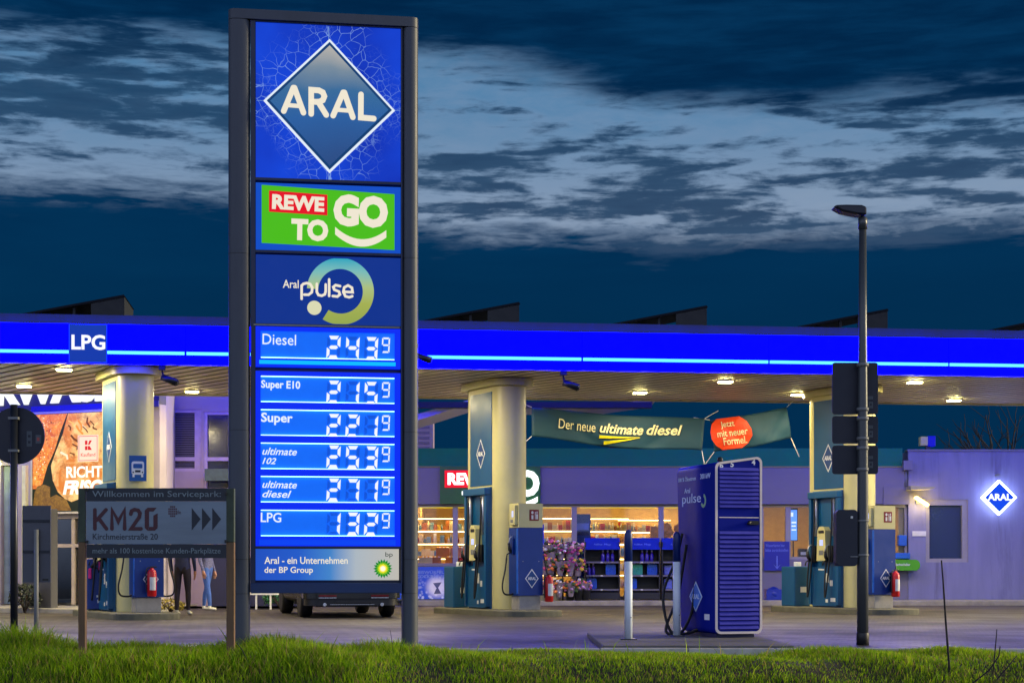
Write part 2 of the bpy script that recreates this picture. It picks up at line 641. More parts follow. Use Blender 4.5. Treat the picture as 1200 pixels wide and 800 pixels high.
# grass: every blade a bent two-segment sliver
def grass_material():
    m = bpy.data.materials.new("grass_blades"); m.use_nodes = True
    t = m.node_tree
    h = NT(t); b = t.nodes['Principled BSDF']
    g = h.n('ShaderNodeNewGeometry')
    tcn = h.n('ShaderNodeTexCoord')
    r1 = g.outputs['Random Per Island']
    n1 = h.noise(tcn.outputs['Object'], 0.9, 4, 0.6)
    c_ = h.mix(h.m('MULTIPLY', r1, 1.0), lin(98, 152, 14), lin(188, 210, 38))
    c_ = h.mix(h.rng(n1, 0.4, 0.65, 0.0, 0.6), c_, lin(108, 150, 18))
    n4 = h.noise(tcn.outputs['Object'], 2.6, 4, 0.65)
    c_ = h.mix(h.rng(n4, 0.5, 0.62, 0.0, 0.65), c_, lin(84, 104, 24))
    c_ = h.mix(h.rng(r1, 0.89, 0.91, 0.0, 1.0), c_, lin(168, 146, 84))
    h.link(c_, b.inputs['Base Color'])
    b.inputs['Roughness'].default_value = 0.5; b.inputs['Specular IOR Level'].default_value = 0.2
    tl_ = h.n('ShaderNodeBsdfTranslucent'); h.link(c_, tl_.inputs[0])
    mx = h.n('ShaderNodeMixShader'); mx.inputs[0].default_value = 0.62
    o = t.nodes['Material Output']
    h.link(b.outputs[0], mx.inputs[1]); h.link(tl_.outputs[0], mx.inputs[2]); h.link(mx.outputs[0], o.inputs[0])
    return m


def grass_mesh(name, bx, by, bh, mt):
    n = len(bx)
    bz = lawn_z(bx, by) - 0.01
    a = rng.uniform(0, 2 * np.pi, n); la = rng.uniform(0, 2 * np.pi, n)
    lean = bh * rng.uniform(0.1, 0.75, n)
    wd = rng.uniform(0.0034, 0.0072, n) * (0.7 + bh * 1.6)
    ca, sa = np.cos(a) * wd, np.sin(a) * wd
    lx, ly = np.cos(la) * lean, np.sin(la) * lean
    V = np.zeros((n, 5, 3))
    V[:, 0] = np.stack([bx - ca, by - sa, bz], 1); V[:, 1] = np.stack([bx + ca, by + sa, bz], 1)
    V[:, 2] = np.stack([bx + ca * .8 + lx * .35, by + sa * .8 + ly * .35, bz + bh * .6], 1)
    V[:, 3] = np.stack([bx - ca * .8 + lx * .35, by - sa * .8 + ly * .35, bz + bh * .6], 1)
    V[:, 4] = np.stack([bx + lx, by + ly, bz + bh], 1)
    me = bpy.data.meshes.new(name)
    me.vertices.add(n * 5); me.vertices.foreach_set('co', V.ravel())
    base = np.arange(n) * 5
    q = np.stack([base, base + 1, base + 2, base + 3], 1); tr = np.stack([base + 3, base + 2, base + 4], 1)
    loops = np.concatenate([q, tr], 1).ravel()
    me.loops.add(len(loops)); me.loops.foreach_set('vertex_index', loops.astype(np.int32))
    me.polygons.add(2 * n)
    st = np.stack([np.arange(n) * 7, np.arange(n) * 7 + 4], 1).ravel()
    me.polygons.foreach_set('loop_start', st.astype(np.int32))
    me.polygons.foreach_set('loop_total', np.tile([4, 3], n).astype(np.int32))
    me.materials.append(mt); me.update(calc_edges=True); me.validate()
    o = bpy.data.objects.new(name, me); COL.objects.link(o)
    return stuff(o)


GR = grass_material()
N = 125000
gx = rng.uniform(-8.2, 8.2, N); gy = 14.6 + (19.34 - 14.6) * rng.uniform(0, 1, N) ** 0.6
patch = 0.5 + 0.5 * np.sin(gx * 2.3 + 1.0) * np.sin(gy * 1.9 + gx * 0.7)
leftw = np.clip((-gx - 0.7) / 3.0, 0, 1)
gh = (0.045 + 0.08 * patch + 0.02 * leftw) * rng.uniform(0.55, 1.5, N)
# taller tuft round the pole of the round sign and by the pylon
for tx, ty, tr_, th_ in ((-5.35, 19.0, 0.5, 0.17), (-5.8, 19.1, 0.4, 0.10), (-1.45, 18.9, 0.45, 0.12), (-0.2, 19.1, 0.5, 0.06), (3.6, 19.0, 0.8, 0.08), (4.9, 19.0, 0.5, 0.09), (-4.2, 18.9, 0.5, 0.07), (-2.6, 18.9, 0.6, 0.07)):
    gh += th_ * np.exp(-((gx - tx) ** 2 + (gy - ty) ** 2) / (tr_ ** 2)) * rng.uniform(0.4, 1.3, N)
side = np.clip((gx + 1.5) / 1.6 + 0.25 * np.sin(gy * 3.0), 0, 1)
gh = gh * (1 - side * np.where(gy > 17.4, 0.5, 0.2)) + 0.02 * (1 - side) * rng.uniform(0.3, 1.4, N)
# a few tall dry blades stand out of the turf
tall = rng.integers(0, N, 260)
gh[tall] += rng.uniform(0.06, 0.2, 260) * (gx[tall] < 3)
grass_mesh("grass", gx, gy, gh, GR)

# ------------------------------------------------------------------ forecourt canopy
CA = R(6.75)
CAN_P = Vector((0, 32.76, 0))
can = thing("forecourt_canopy", "long flat forecourt roof with glowing blue edge above the fuel pumps", "canopy", CAN_P, CA)
MC = Matrix.Translation(CAN_P) @ Matrix.Rotation(CA, 4, 'Z')
MCI = MC.inverted()
CX0, CX1, CD = -17.0, 19.0, 5.55


def lpx(px, yl=0.0):
    """local x on the canopy where local depth yl is seen at column px"""
    k = (px - 600.0) / FPX
    # world point = P + x*(c,s) + yl*(-s,c); X = k*Y
    cs, sn = math.cos(CA), math.sin(CA)
    return (k * (CAN_P.y + yl * cs) + yl * sn) / (cs - k * sn)


mb = MB().m(mat("canopy_roofing", (24, 24, 26), 0.8, var=0.15))
mb.box(CX0, CX1, 0.04, CD - 0.06, 4.95, 5.5).box(CX0, CX1, 0.003, 0.0385, 4.757, 5.47)
mb.build("roof", can)
mb = MB().m(mat("zinc_coping", (42, 56, 64), 0.55, 0.2, var=0.18, scale=3, stretch=(1, 1, 0.2), dirt=0.4))
mb.box(CX0, CX1, 0.10, 0.25, 5.475, 5.68)
mb.box(CX0, CX1, CD - 0.2, CD - 0.05, 5.475, 5.68)
mb.build("coping", can)
lam = mat("soffit_lamella", (238, 226, 206), 0.45, 0.0, var=0.08, scale=1.0)
mb = MB().m(lam)
tanv = math.tan(R(33.75))
pitch, lw = 0.40, 0.29
x0 = CX0
while x0 < CX1 + CD * tanv:
    y0, y1 = 0.04, CD - 0.06
    ya = y0; yb = y1
    if x0 - yb * tanv < CX0: yb = (x0 - CX0) / tanv
    if x0 + lw - ya * tanv > CX1: ya = (x0 + lw - CX1) / tanv
    if yb - ya > 0.05:
        a, b = x0 - ya * tanv, x0 - yb * tanv
        mb.add([(a, ya, 4.755), (a + lw, ya, 4.755), (b + lw, yb, 4.755), (b, yb, 4.755), (a, ya, 4.762), (a + lw, ya, 4.762), (b + lw, yb, 4.762), (b, yb, 4.762)],
               [(3, 2, 1, 0), (4, 5, 6, 7), (0, 1, 5, 4), (1, 2, 6, 5), (2, 3, 7, 6), (3, 0, 4, 7)], False)
    x0 += pitch
mb.build("soffit", can)
mb = MB().m(mat("rear_trim", (178, 172, 150), 0.5, var=0.08))
mb.box(CX0, CX1, CD - 0.055, CD + 0.03, 4.72, 5.0)
mb.build("rear_trim", can)

seams = [lpx(p) for p in (-240, 0, 218, 440, 681, 899, 1109, 1330, 1560)]
seams = [CX0] + [s for s in seams if CX0 < s < CX1] + [CX1]
lp0, lp1 = lpx(82), lpx(126.5)
mb = MB().m(FASB)
for a, b in zip(seams[:-1], seams[1:]):
    mb.box(a + 0.004, b - 0.004, -0.12, 0.0, 4.75, 5.475)
mb.build("fascia", can)
mb = MB().m(LINEB)
for a, b in zip(seams[:-1], seams[1:]):
    for q0, q1 in ((a + 0.02, min(b - 0.02, lp0 - 0.005)), (max(a + 0.02, lp1 + 0.005), b - 0.02)):
        if q1 - q0 > 0.05:
            mb.box(q0, q1, -0.15, -0.1205, 4.925, 4.98)
mb.build("light_line", can)
mb = MB().m(glow('rear_blue_light', (16, 6, 255), 15.0, (0, 4, 120))).box(CX0, CX1, CD + 0.035, CD + 0.12, 4.85, 5.47)
mb.m(LINEB).box(CX0, CX1, CD + 0.1205, CD + 0.14, 4.95, 5.0)
mb.build("rear_fascia", can)
mb = MB().m(glow("fuel_name_panel", (18, 72, 214), 0.55, (10, 50, 160)))
mb.box(lp0, lp1, -0.165, -0.121, 4.757, 5.465)
mb.m(glow("fuel_name_letters", (240, 240, 255), 1.1)).text("LPG", lp0 + 0.05, lp1 - 0.03, 4.99, 5.27, -0.165, 0.008, 0.025)
mb.build("fuel_name_panel", can)

# downlights: a recessed lamp with its own light
lights = [(75, 0.75), (330, 0.75), (470, 0.75), (850, 1.35), (1072, 1.0), (-160, 0.75), (1290, 1.0),
          (28, 3.9), (225, 4.6), (440, 4.4), (560, 4.4), (750, 3.7), (935, 3.7), (1118, 4.5), (1240, 4.5), (-170, 4.4)]
for px, yl in lights:
    xl = lpx(px, yl)
    mb = MB().m(WHITE).box(xl - 0.15, xl + 0.15, yl - 0.11, yl + 0.11, 4.722, 4.754)
    mb.m(LAMPG).box(xl - 0.13, xl + 0.13, yl - 0.09, yl + 0.09, 4.702, 4.7215)
    dl = mb.build("downlight", can)
    ld = bpy.data.lights.new("downlight_lamp", 'AREA')
    ld.shape = 'RECTANGLE'; ld.size = 0.32; ld.size_y = 0.2
    ld.energy = 125.0; ld.color = (1.0, 0.84, 0.48)
    lo = bpy.data.objects.new("downlight_lamp", ld)
    COL.objects.link(lo); lo.location = (xl, yl, 4.69); lo.parent = can

# columns, one per pump island
ISL = [(-7.43, 33.0), (-0.315, 35.0), (7.02, 36.3)]
IA = R(27)


def emblem(mb, cx_, cz_, hw, hh, y, white, fill, txt=True):
    """small standing diamond with lettering, face towards -y"""
    mb.m(white).prism([(cx_ - hw, cz_), (cx_, cz_ - hh), (cx_ + hw, cz_), (cx_, cz_ + hh)], y - 0.004, y)
    k = 0.86
    mb.m(fill).prism([(cx_ - hw * k, cz_), (cx_, cz_ - hh * k), (cx_ + hw * k, cz_), (cx_, cz_ + hh * k)], y - 0.007, y - 0.0042)
    if txt:
        mb.m(white).text("ARAL", cx_ - hw * 0.62, cx_ + hw * 0.62, cz_ - hh * 0.15, cz_ + hh * 0.17, y - 0.007, 0.003, 0.03)


TEALD = mat("emblem_blue", (0, 60, 120), 0.4)
rotm = Matrix.Rotation(R(-90), 4, 'Z')     # turns a face that looks to -y into one that looks to -x


def turn(mb, k=-1):
    """rotate a builder so that its -y face looks to -x (k=-1) or to +x (k=1)"""
    mb.v = [((v[1]), (-v[0]), v[2]) if k == -1 else ((-v[1]), (v[0]), v[2]) for v in mb.v]
    return mb


for i, (cx_, cy_) in enumerate(ISL):
    wm = Matrix.Translation((cx_, cy_, 0)) @ Matrix.Rotation(IA, 4, 'Z')
    lm = MCI @ wm
    mb = MB().m(CREAM).prism(stadium(0.35, 0.55), 0.125, 4.6, 'z', True)
    col = mb.build("column", can)
    col.location = lm.to_translation(); col.rotation_euler = lm.to_euler()
    mb = MB().m(CREAM).prism(stadium(0.47, 0.6), 4.6, 4.735, 'z', True)
    mb.build("collar", col, bevel=0.01)
    sp = MB()
    sp.m(TEAL).box(-0.5, 0.5, -0.362, -0.351, 2.62, 4.5)
    emblem(sp, 0.0, 3.27, 0.2, 0.3, -0.362, WHITE, TEALD)
    turn(sp)
    sp.build("side_panel", col)

# solar panels on the canopy roof: tilted racks seen end-on
SOL = mat("solar_cells", (8, 13, 26), 0.4, 0.0, var=0.2, spec=0.1)
ALU = mat("rack_metal", (9, 15, 24), 0.6, 0.0, var=0.15)
slabels = ["tilted solar panel row above the petrol pictogram column at the canopy's end", "tilted solar panel row hidden by the price pylon", "tilted solar panel row just beside the price pylon",
           "tilted solar panel row above the orange banner spot", "tilted solar panel row behind the street lamp pole", "tilted solar panel row beyond the street lamp at the roof's end"]
slabels[0] = "tilted solar panel rack above the glowing fuel name panel"
sol0 = None
for i, px in enumerate((145, 388, 608, 828, 1040, 1262)):
    xr = lpx(px, 1.0)
    if sol0 is None:
        sol0 = thing("solar_rack", slabels[0], "solar panel", (0, 0, 0), 0.0, "solar racks on the canopy roof")
        mb = MB().m(SOL)
        mb.add([(-2.45, 0, 5.70), (0, 0, 6.21), (0, 1.7, 6.21), (-2.45, 1.7, 5.70), (-2.45, 0, 5.66), (0.03, 0, 6.17), (0.03, 1.7, 6.17), (-2.45, 1.7, 5.66)],
               [(0, 1, 2, 3), (7, 6, 5, 4), (0, 4, 5, 1), (1, 5, 6, 2), (2, 6, 7, 3), (3, 7, 4, 0)], False)
        mb.build("panel", sol0)
        mb = MB().m(ALU)
        mb.box(-0.01, 0.01, 0.02, 1.68, 5.505, 6.165)
        mb.prism([(-0.62, 5.505), (-0.012, 5.505), (-0.012, 6.155), (-0.62, 6.03)], 0.02, 0.035, 'y')
        mb.build("wind_plate", sol0)
        for xx in (-1.55, -0.95):
            for yy in (0.1, 1.5):
                MB().m(ALU).box(xx - 0.025, xx + 0.025, yy, yy + 0.05, 5.505, 5.66 + (xx + 2.45) * 0.208).build("strut", sol0)
        r = sol0
    else:
        r = dup(sol0, (0, 0, 0))
    r['label'] = slabels[i]
    r.location = MC @ Vector((xr, 1.0, 0)); r.rotation_euler = (0, 0, CA)

# security cameras
clabels = ["dark security camera under the canopy edge above the bus pictogram", "dark security camera on the blue fascia next to the price pylon", "dark security camera under the canopy edge above the green banner"]
cam0 = None
for i, (px, yl, z) in enumerate(((190, 0.12, 4.75), (487, -0.16, 5.2), (660, 0.12, 4.75))):
    if cam0 is None:
        cam0 = thing("security_camera", clabels[0], "camera", (0, 0, 0), 0, "security cameras on the canopy")
        MB().m(DARK).box(-0.06, 0.06, -0.06, 0.06, -0.09, 0).build("bracket", cam0, bevel=0.008)
        mb = MB().m(DARK).tube([(0, 0, -0.09), (0.02, 0, -0.2), (0.06, -0.02, -0.24)], 0.018)
        mb.build("arm", cam0)
        mb = MB().m(DARK).tube([(0.0, -0.02, -0.22), (0.28, -0.1, -0.33)], [0.062, 0.07], 12)
        mb.m(BLACK).tube([(0.28, -0.1, -0.33), (0.30, -0.106, -0.338)], [0.05, 0.05], 12)
        mb.build("housing", cam0)
        r = cam0
    else:
        r = dup(cam0, (0, 0, 0))
    r['label'] = clabels[i]
    r.location = MC @ Vector((lpx(px, yl), yl, z)); r.rotation_euler = (0, 0, CA)

# ------------------------------------------------------------------ pump islands
def hose(points, n=14):
    """smooth curve through control points (Catmull-Rom)"""
    P = [Vector(p) for p in points]
    P = [P[0] * 2 - P[1]] + P + [P[-1] * 2 - P[-2]]
    o = []
    for i in range(1, len(P) - 2):
        for k in range(n):
            t = k / n
            o.append(0.5 * ((2 * P[i]) + (P[i + 1] - P[i - 1]) * t + (2 * P[i - 1] - 5 * P[i] + 4 * P[i + 1] - P[i + 2]) * t * t + (3 * P[i] - P[i - 1] - 3 * P[i + 1] + P[i + 2]) * t ** 3))
    o.append(P[-2])
    return o


def nozzle_mb(x, y, z, side=-1):
    """hand nozzle hanging spout up; side -1 sticks out to -x"""
    m_ = MB().m(BLACK)
    m_.tube([(x, y, z), (x + 0.07 * side, y, z + 0.07), (x + 0.09 * side, y, z + 0.2)], [0.03, 0.036, 0.03], 8)
    m_.tube([(x + 0.02 * side, y, z + 0.02), (x + 0.13 * side, y, z - 0.02), (x + 0.15 * side, y, z - 0.1)], 0.014, 6)
    m_.m(STEEL).tube([(x + 0.09 * side, y, z + 0.2), (x + 0.06 * side, y, z + 0.3), (x - 0.02 * side, y, z + 0.34)], 0.013, 8)
    return m_


MAG = mat("magenta_plastic", (206, 20, 120), 0.35)
SCR = glow("small_display", (190, 200, 255), 1.1)
LBL = mat("sticker_white", (214, 214, 206), 0.5)
GREYB = mat("pump_plinth", (150, 146, 136), 0.7, var=0.12, dirt=0.3)
disp0 = pump0 = bin0 = ext0 = None
where = ["on the island under the bus pictogram", "on the island beside the flower stand", "on the island behind the street lamp"]
wherep = ["with a tilted white blue emblem and a fire extinguisher on its front", "with a clear blue emblem beside the flower stand", "with red extinguisher behind the street lamp"]
for i, (cx_, cy_) in enumerate(ISL):
    wm = Matrix.Translation((cx_, cy_, 0)) @ Matrix.Rotation(IA, 4, 'Z')
    mb = MB().m(mat('mossy_kerb', (96, 94, 76), 0.85, var=0.25, scale=5, bump=0.25, dirt=0.5, dirtcol=(44, 46, 30)))
    pts = [(p[0] - 0.05, p[1] - 0.15) for p in stadium(0.3, 1.65)]
    pts = [(x_ * (0.62 / 0.3) if True else x_, y_) for x_, y_ in pts]
    mb.prism(pts, -0.05, 0.12, 'z')
    isl = struct(mb.build("pump_island_kerb", None, (cx_, cy_, 0), IA, bevel=0.02))
    # wall of hoses on the column's flank
    if disp0 is None:
        disp0 = thing("fuel_dispenser", "", "fuel pump", (cx_, cy_, 0.12), IA, "multi-hose dispensers on the columns")
        b_ = MB()
        b_.m(TEAL).box(-0.5, 0.5, -0.40, -0.353, 0.0, 2.46)
        b_.m(TEAL).box(-0.5, -0.42, -0.5, -0.4005, 0.05, 2.3)
        b_.m(TEAL).box(0.42, 0.5, -0.5, -0.4005, 0.05, 2.3)
        turn(b_).build("cabinet", disp0, bevel=0.008)
        b_ = MB().m(TEAL).box(-0.51, 0.51, -0.53, -0.4, 2.30, 2.44)
        turn(b_).build("header", disp0, bevel=0.015)
        b_ = MB().m(CREAM)
        b_.prism([(-0.16, 0.98), (0.16, 0.98), (0.13, 1.62), (0.07, 1.7), (-0.07, 1.7), (-0.13, 1.62)], -0.55, -0.4005, 'y')
        b_.m(BLACK).box(-0.09, 0.09, -0.556, -0.5502, 1.56, 1.62)
        b_.m(SCR).box(-0.05, 0.06, -0.556, -0.5502, 1.3, 1.42)
        b_.m(GREYP).box(-0.07, 0.07, -0.556, -0.5502, 1.1, 1.2)
        turn(b_).build("console", disp0)
        b_ = MB().m(TEAL).box(-0.415, 0.415, -0.47, -0.4005, 0.03, 0.85)
        for sx_, sz_, sw, sh in ((0.06, 0.52, 0.1, 0.2), (0.2, 0.45, 0.09, 0.12), (0.05, 0.1, 0.08, 0.07), (0.22, 0.12, 0.16, 0.08), (-0.2, 0.78, 0.2, 0.03)):
            b_.m(LBL).box(sx_, sx_ + sw, -0.474, -0.4702, sz_, sz_ + sh)
        turn(b_).build("lower_panel", disp0)
        for q in (-0.3, 0.3):
            MB().m(STEEL).tube([(-0.46, -q, 1.5), (-0.46, -q, 2.32)], 0.035, 10).build("hose_mast", disp0)
            MB().m(BLACK).tube(hose([(-0.5, -q, 2.28), (-0.53, -q - 0.02, 1.6), (-0.57, -q + 0.04, 0.7), (-0.6, -q + 0.1, 0.22), (-0.58, -q + 0.14, 0.5), (-0.55, -q + 0.12, 0.98)]), 0.018, 7).build("hose", disp0)
            nozzle_mb(-0.5, -q + 0.12, 0.98).build("nozzle", disp0)
            MB().m(BLACK).box(-0.48, -0.4005, -q + 0.02, -q + 0.2, 0.95, 1.3).build("nozzle_boot", disp0, bevel=0.01)
        r = disp0
    else:
        r = dup(disp0, (cx_, cy_, 0.12))
    r['label'] = "petrol blue dispenser with steel hose masts on the column " + ["of the bus pictogram", "beside the flower stand", "behind the street lamp"][i]
    # stand-alone pump in front of the column
    if pump0 is None:
        pump0 = thing("fuel_pump", "", "fuel pump", (0, 0, 0), IA, "blue pump cabinets in front of the columns")
        MB().m(GREYB).box(-0.27, 0.27, -0.22, 0.22, 0, 0.28).build("plinth", pump0, bevel=0.01)
        b_ = MB().m(BLUE).box(-0.31, 0.31, -0.26, 0.26, 0.285, 1.62)
        b_.m(STEEL).box(-0.2, -0.185, -0.2635, -0.2602, 0.95, 0.965).box(0.2, 0.215, -0.2635, -0.2602, 0.95, 0.965)
        emblem(b_, 0.03, 0.62, 0.17, 0.19, -0.26, WHITE, TEALD)
        b_.build("body", pump0, bevel=0.012)
        b_ = MB().m(CREAM).box(-0.30, 0.31, -0.255, 0.26, 1.625, 2.1)
        b_.m(mat("pictogram_red", (120, 16, 14), 0.5)).box(-0.03, 0.21, -0.259, -0.2553, 1.76, 1.98)
        b_.m(LBL)
        b_.prism(ring(0.045, 1.92, 0.0, 0.03, 0, 360, 12)[:13], -0.262, -0.2592)
        b_.box(0.02, 0.07, -0.262, -0.2592, 1.79, 1.87)
        b_.box(0.11, 0.125, -0.262, -0.2592, 1.79, 1.94); b_.box(0.14, 0.185, -0.262, -0.2592, 1.79, 1.89); b_.box(0.15, 0.175, -0.262, -0.2592, 1.905, 1.945)
        b_.build("top", pump0, bevel=0.01)
        b_ = MB().m(CREAM).box(-0.37, -0.3005, -0.2, 0.1, 1.68, 2.06)
        b_.m(SCR).box(-0.375, -0.3702, -0.12, -0.03, 1.83, 1.95)
        b_.m(GREYP).box(-0.375, -0.3702, -0.1, 0.04, 1.72, 1.78)
        b_.build("card_reader", pump0, bevel=0.008)
        MB().m(mat("light_blue_strip", (20, 92, 190), 0.3)).box(-0.335, -0.3105, -0.262, -0.2, 0.32, 1.6).build("corner_strip", pump0, bevel=0.008)
        for sgn in (-1, 1):
            nozzle_mb(sgn * 0.335, 0.02, 1.12, sgn).build("nozzle", pump0)
            MB().m(BLUE).box(min(sgn * 0.312, sgn * 0.36), max(sgn * 0.312, sgn * 0.36), -0.05, 0.09, 1.1, 1.42).build("nozzle_boot", pump0, bevel=0.01)
            MB().m(BLACK).tube(hose([(sgn * 0.48, 0.02, 1.02), (sgn * 0.52, 0.0, 0.8), (sgn * 0.6, -0.02, 0.5), (sgn * 0.56, -0.02, 0.33), (sgn * 0.4, 0.0, 0.3), (sgn * 0.312, 0.02, 0.32)]), 0.018, 7).build("hose", pump0)
        for ch in pump0.children:
            for v_ in ch.data.vertices:
                v_.co.x *= 0.88; v_.co.y *= 0.78
        r = pump0
    else:
        r = dup(pump0, (0, 0, 0))
    p = wm @ Vector(((0.02, 0.0, -0.08)[i], -1.3, 0.12)); r.location = p
    r['label'] = "blue pump with cream top and red no smoking pictogram " + ["under the bus pictogram", "beside the flower stand", "behind the street lamp"][i]
    # bin behind the column
    if bin0 is None:
        bin0 = thing("service_bin", "", "bin", (0, 0, 0), IA, "service bins at the column ends")
        MB().m(TEAL).box(-0.26, 0.26, -0.24, 0.24, 0, 0.86).build("body", bin0, bevel=0.02)
        MB().m(WHITE).cbox(0, 0, 0.91, 0.12, 0.12, 0.095).build("towel_box", bin0, bevel=0.01)
        MB().m(LBL).box(-0.1, 0.1, -0.243, -0.2402, 0.3, 0.42).build("sticker", bin0)
        r = bin0
    else:
        r = dup(bin0, (0, 0, 0))
    r.location = wm @ Vector((-0.26, 1.22, 0.12))
    r['label'] = "petrol blue service bin " + ["beside the magenta gas nozzles", "beside the snowy ice chest", "with white dispenser on top behind the street lamp"][i]
    # fire extinguisher
    if ext0 is None:
        ext0 = thing("fire_extinguisher", "", "fire extinguisher", (0, 0, 0), 0, "fire extinguishers on the pumps")
        b_ = MB().m(RED).lathe([(0.07, 0.0), (0.085, 0.02), (0.085, 0.42), (0.07, 0.48), (0.03, 0.51), (0.03, 0.53)], 0, 0, 18)
        b_.m(LBL)
        b_.add([(0.0865 * math.sin(t), -0.0865 * math.cos(t), z) for z in (0.12, 0.36) for t in np.linspace(-0.7, 0.7, 8)], [(k, k + 1, k + 9, k + 8) for k in range(7)], True)
        b_.build("cylinder_body", ext0)
        MB().m(BLACK).box(-0.03, 0.09, -0.015, 0.015, 0.535, 0.56).box(-0.02, 0.02, -0.02, 0.02, 0.52, 0.545).build("handle", ext0, bevel=0.004)
        MB().m(BLACK).tube(hose([(-0.02, 0, 0.54), (-0.1, -0.01, 0.5), (-0.11, -0.01, 0.25), (-0.1, -0.01, 0.08)], 8), 0.011, 6).build("discharge_hose", ext0)
        MB().m(DARK).box(-0.03, 0.03, 0.075, 0.13, 0.1, 0.5).build("bracket", ext0)
        r = ext0
    else:
        r = dup(ext0, (0, 0, 0))
    off = [(0.03, -1.64, 0.42), (0.36, -1.6, 0.28), (0.08, -1.64, 0.36)][i]
    r.location = wm @ Vector(off); r.rotation_euler = (0, 0, IA)
    r['label'] = "red fire extinguisher " + ["hanging in front of the pump under the bus pictogram", "hanging at the corner of the pump beside the flower stand", "hanging on the pump behind the street lamp"][i]

# gas dispenser behind the column of the bus pictogram
r = thing("gas_dispenser", "blue gas dispenser with magenta nozzle boots between the wooden posts of the welcome board", "fuel pump", (-8.0, 33.35, 0.12), R(14))
MB().m(BLUE).box(-0.3, 0.12, -0.22, 0.22, 0.03, 1.0).build("body", r, bevel=0.012)
MB().m(BLUE).box(0.16, 0.42, -0.2, 0.22, 0.06, 0.95).build("side_body", r, bevel=0.012)
for xx, zz in ((-0.24, 0.62), (-0.05, 0.78), (0.08, 0.74)):
    MB().m(MAG).box(xx - 0.03, xx + 0.03, -0.262, -0.2205, zz, zz + 0.2).build("nozzle_boot", r, bevel=0.01)
    nozzle_mb(xx + 0.02, -0.25, zz + 0.22, 1).build("nozzle", r)
MB().m(BLACK).tube(hose([(0.1, -0.27, 1.1), (0.2, -0.3, 0.6), (0.34, -0.3, 0.2), (0.46, -0.28, 0.35), (0.48, -0.25, 1.0), (0.42, -0.2, 1.3)]), 0.02, 7).build("hose", r)
MB().m(BLACK).tube(hose([(-0.02, -0.27, 1.1), (0.02, -0.32, 0.5), (0.12, -0.3, 0.3), (0.22, -0.27, 0.5), (0.2, -0.24, 0.9)]), 0.018, 7).build("hose", r)
MB().m(LBL).box(-0.1, 0.02, -0.224, -0.2203, 0.15, 0.22).box(-0.12, 0.0, -0.224, -0.2203, 0.26, 0.3).build("sticker", r)
MB().m(CREAM).tube([(0.14, -0.1, 0.0), (0.14, -0.1, 1.3)], 0.045, 12).build("pipe", r)

# bus pictogram
b_ = MB().m(mat("pictogram_blue", (0, 82, 150), 0.4)).box(-0.16, 0.16, -0.015, 0.0, -0.24, 0.24)
b_.m(WHITE)
b_.prism(rrect(-0.115, 0.115, -0.12, 0.13, 0.04), -0.019, -0.0152)
b_.box(-0.10, -0.06, -0.019, -0.0152, -0.165, -0.1205).box(0.06, 0.10, -0.019, -0.0152, -0.165, -0.1205)
b_.m(mat("pictogram_blue", (0, 82, 150), 0.4)).prism(rrect(-0.085, 0.085, 0.0, 0.085, 0.02), -0.0225, -0.0192)
b_.m(DARK).box(-0.05, 0.05, -0.0225, -0.0192, -0.075, -0.035)
b_.prism(ring(-0.085, -0.075, 0, 0.014, 0, 360, 10)[:11], -0.0225, -0.0192).prism(ring(0.085, -0.075, 0, 0.014, 0, 360, 10)[:11], -0.0225, -0.0192)
Yp = 32.1
tag(b_.build("bus_pictogram", None, (X(161.5, Yp), Yp, Z(548.5, Yp)), R(13)), "square blue sign with a white bus front on the cream column", "sign")

# ------------------------------------------------------------------ shop
SY = 45.0
sx_ = lambda px: X(px, SY)
sz_ = lambda py: Z(py, SY)
shop = thing("petrol_station_shop", "low flat-roofed station shop with lit windows under a green parapet", "shop", (sx_(775), SY, 0))
ox = -sx_(775)


def SB():
    return MB()


def sbuild(mb, name, parent=shop, bevel=0.0):
    return mb.build(name, parent, (ox, -SY, 0), 0, bevel)


XL, XR = sx_(478), sx_(1062)
INT = mat("interior_wall", (196, 170, 120), 0.8, var=0.1)
WOODC = mat("wooden_ceiling", (84, 50, 26), 0.6, var=0.2, scale=3, stretch=(0.3, 4, 1))
TILE = mat("floor_tile", (150, 140, 130), 0.35, var=0.1)
mb = SB().m(INT).box(XL, XR, 51.0, 51.2, 0.12, 3.4)
mb.m(INT).box(XL, XL + 0.15, 45.25, 51.0, 0.12, 3.4).box(XR - 0.15, XR, 45.25, 51.0, 0.12, 3.4)
sbuild(mb, "interior_wall")
sbuild(SB().m(TILE).box(XL + 0.15, XR - 0.15, 45.2, 51.0, 0.05, 0.13), "interior_floor")
mb = SB().m(WOODC)
for k in range(12):
    mb.box(XL + 0.15, XR - 0.15, 45.3 + k * 0.47, 45.3 + k * 0.47 + 0.45, 2.84, 2.9)
sbuild(mb, "interior_ceiling")
sbuild(SB().m(PANELW).box(XL, XR, 44.9, 45.24, sz_(590.5), sz_(548)), "front_band")
sbuild(SB().m(GREENF).box(XL, XR - 0.1, 45.0, 45.3, sz_(547.6), sz_(525)).m(mat("band_edge", (150, 140, 90), 0.5)).box(XL, XR, 44.88, 44.998, sz_(547.6), sz_(546.4)), "green_parapet")
sbuild(SB().m(mat("roof_felt", (50, 52, 54), 0.9)).box(XL, XR, 45.3, 53.0, 3.42, 3.62).m(PANELW).box(XL + 0.1, XR, 52.8, 53.0, 3.62, 4.05), "roof")
YG = glow("ceiling_tube_glow", (255, 200, 110), 52.0)
YL = glow("eaves_tube_glow", (250, 214, 30), 1.1)
for a, b in ((490, 590), (622, 672), (680, 770), (776, 880)):
    sbuild(SB().m(YL).box(sx_(a), sx_(b), 45.26, 45.30, sz_(594.5), sz_(591.5)), "eaves_tube")
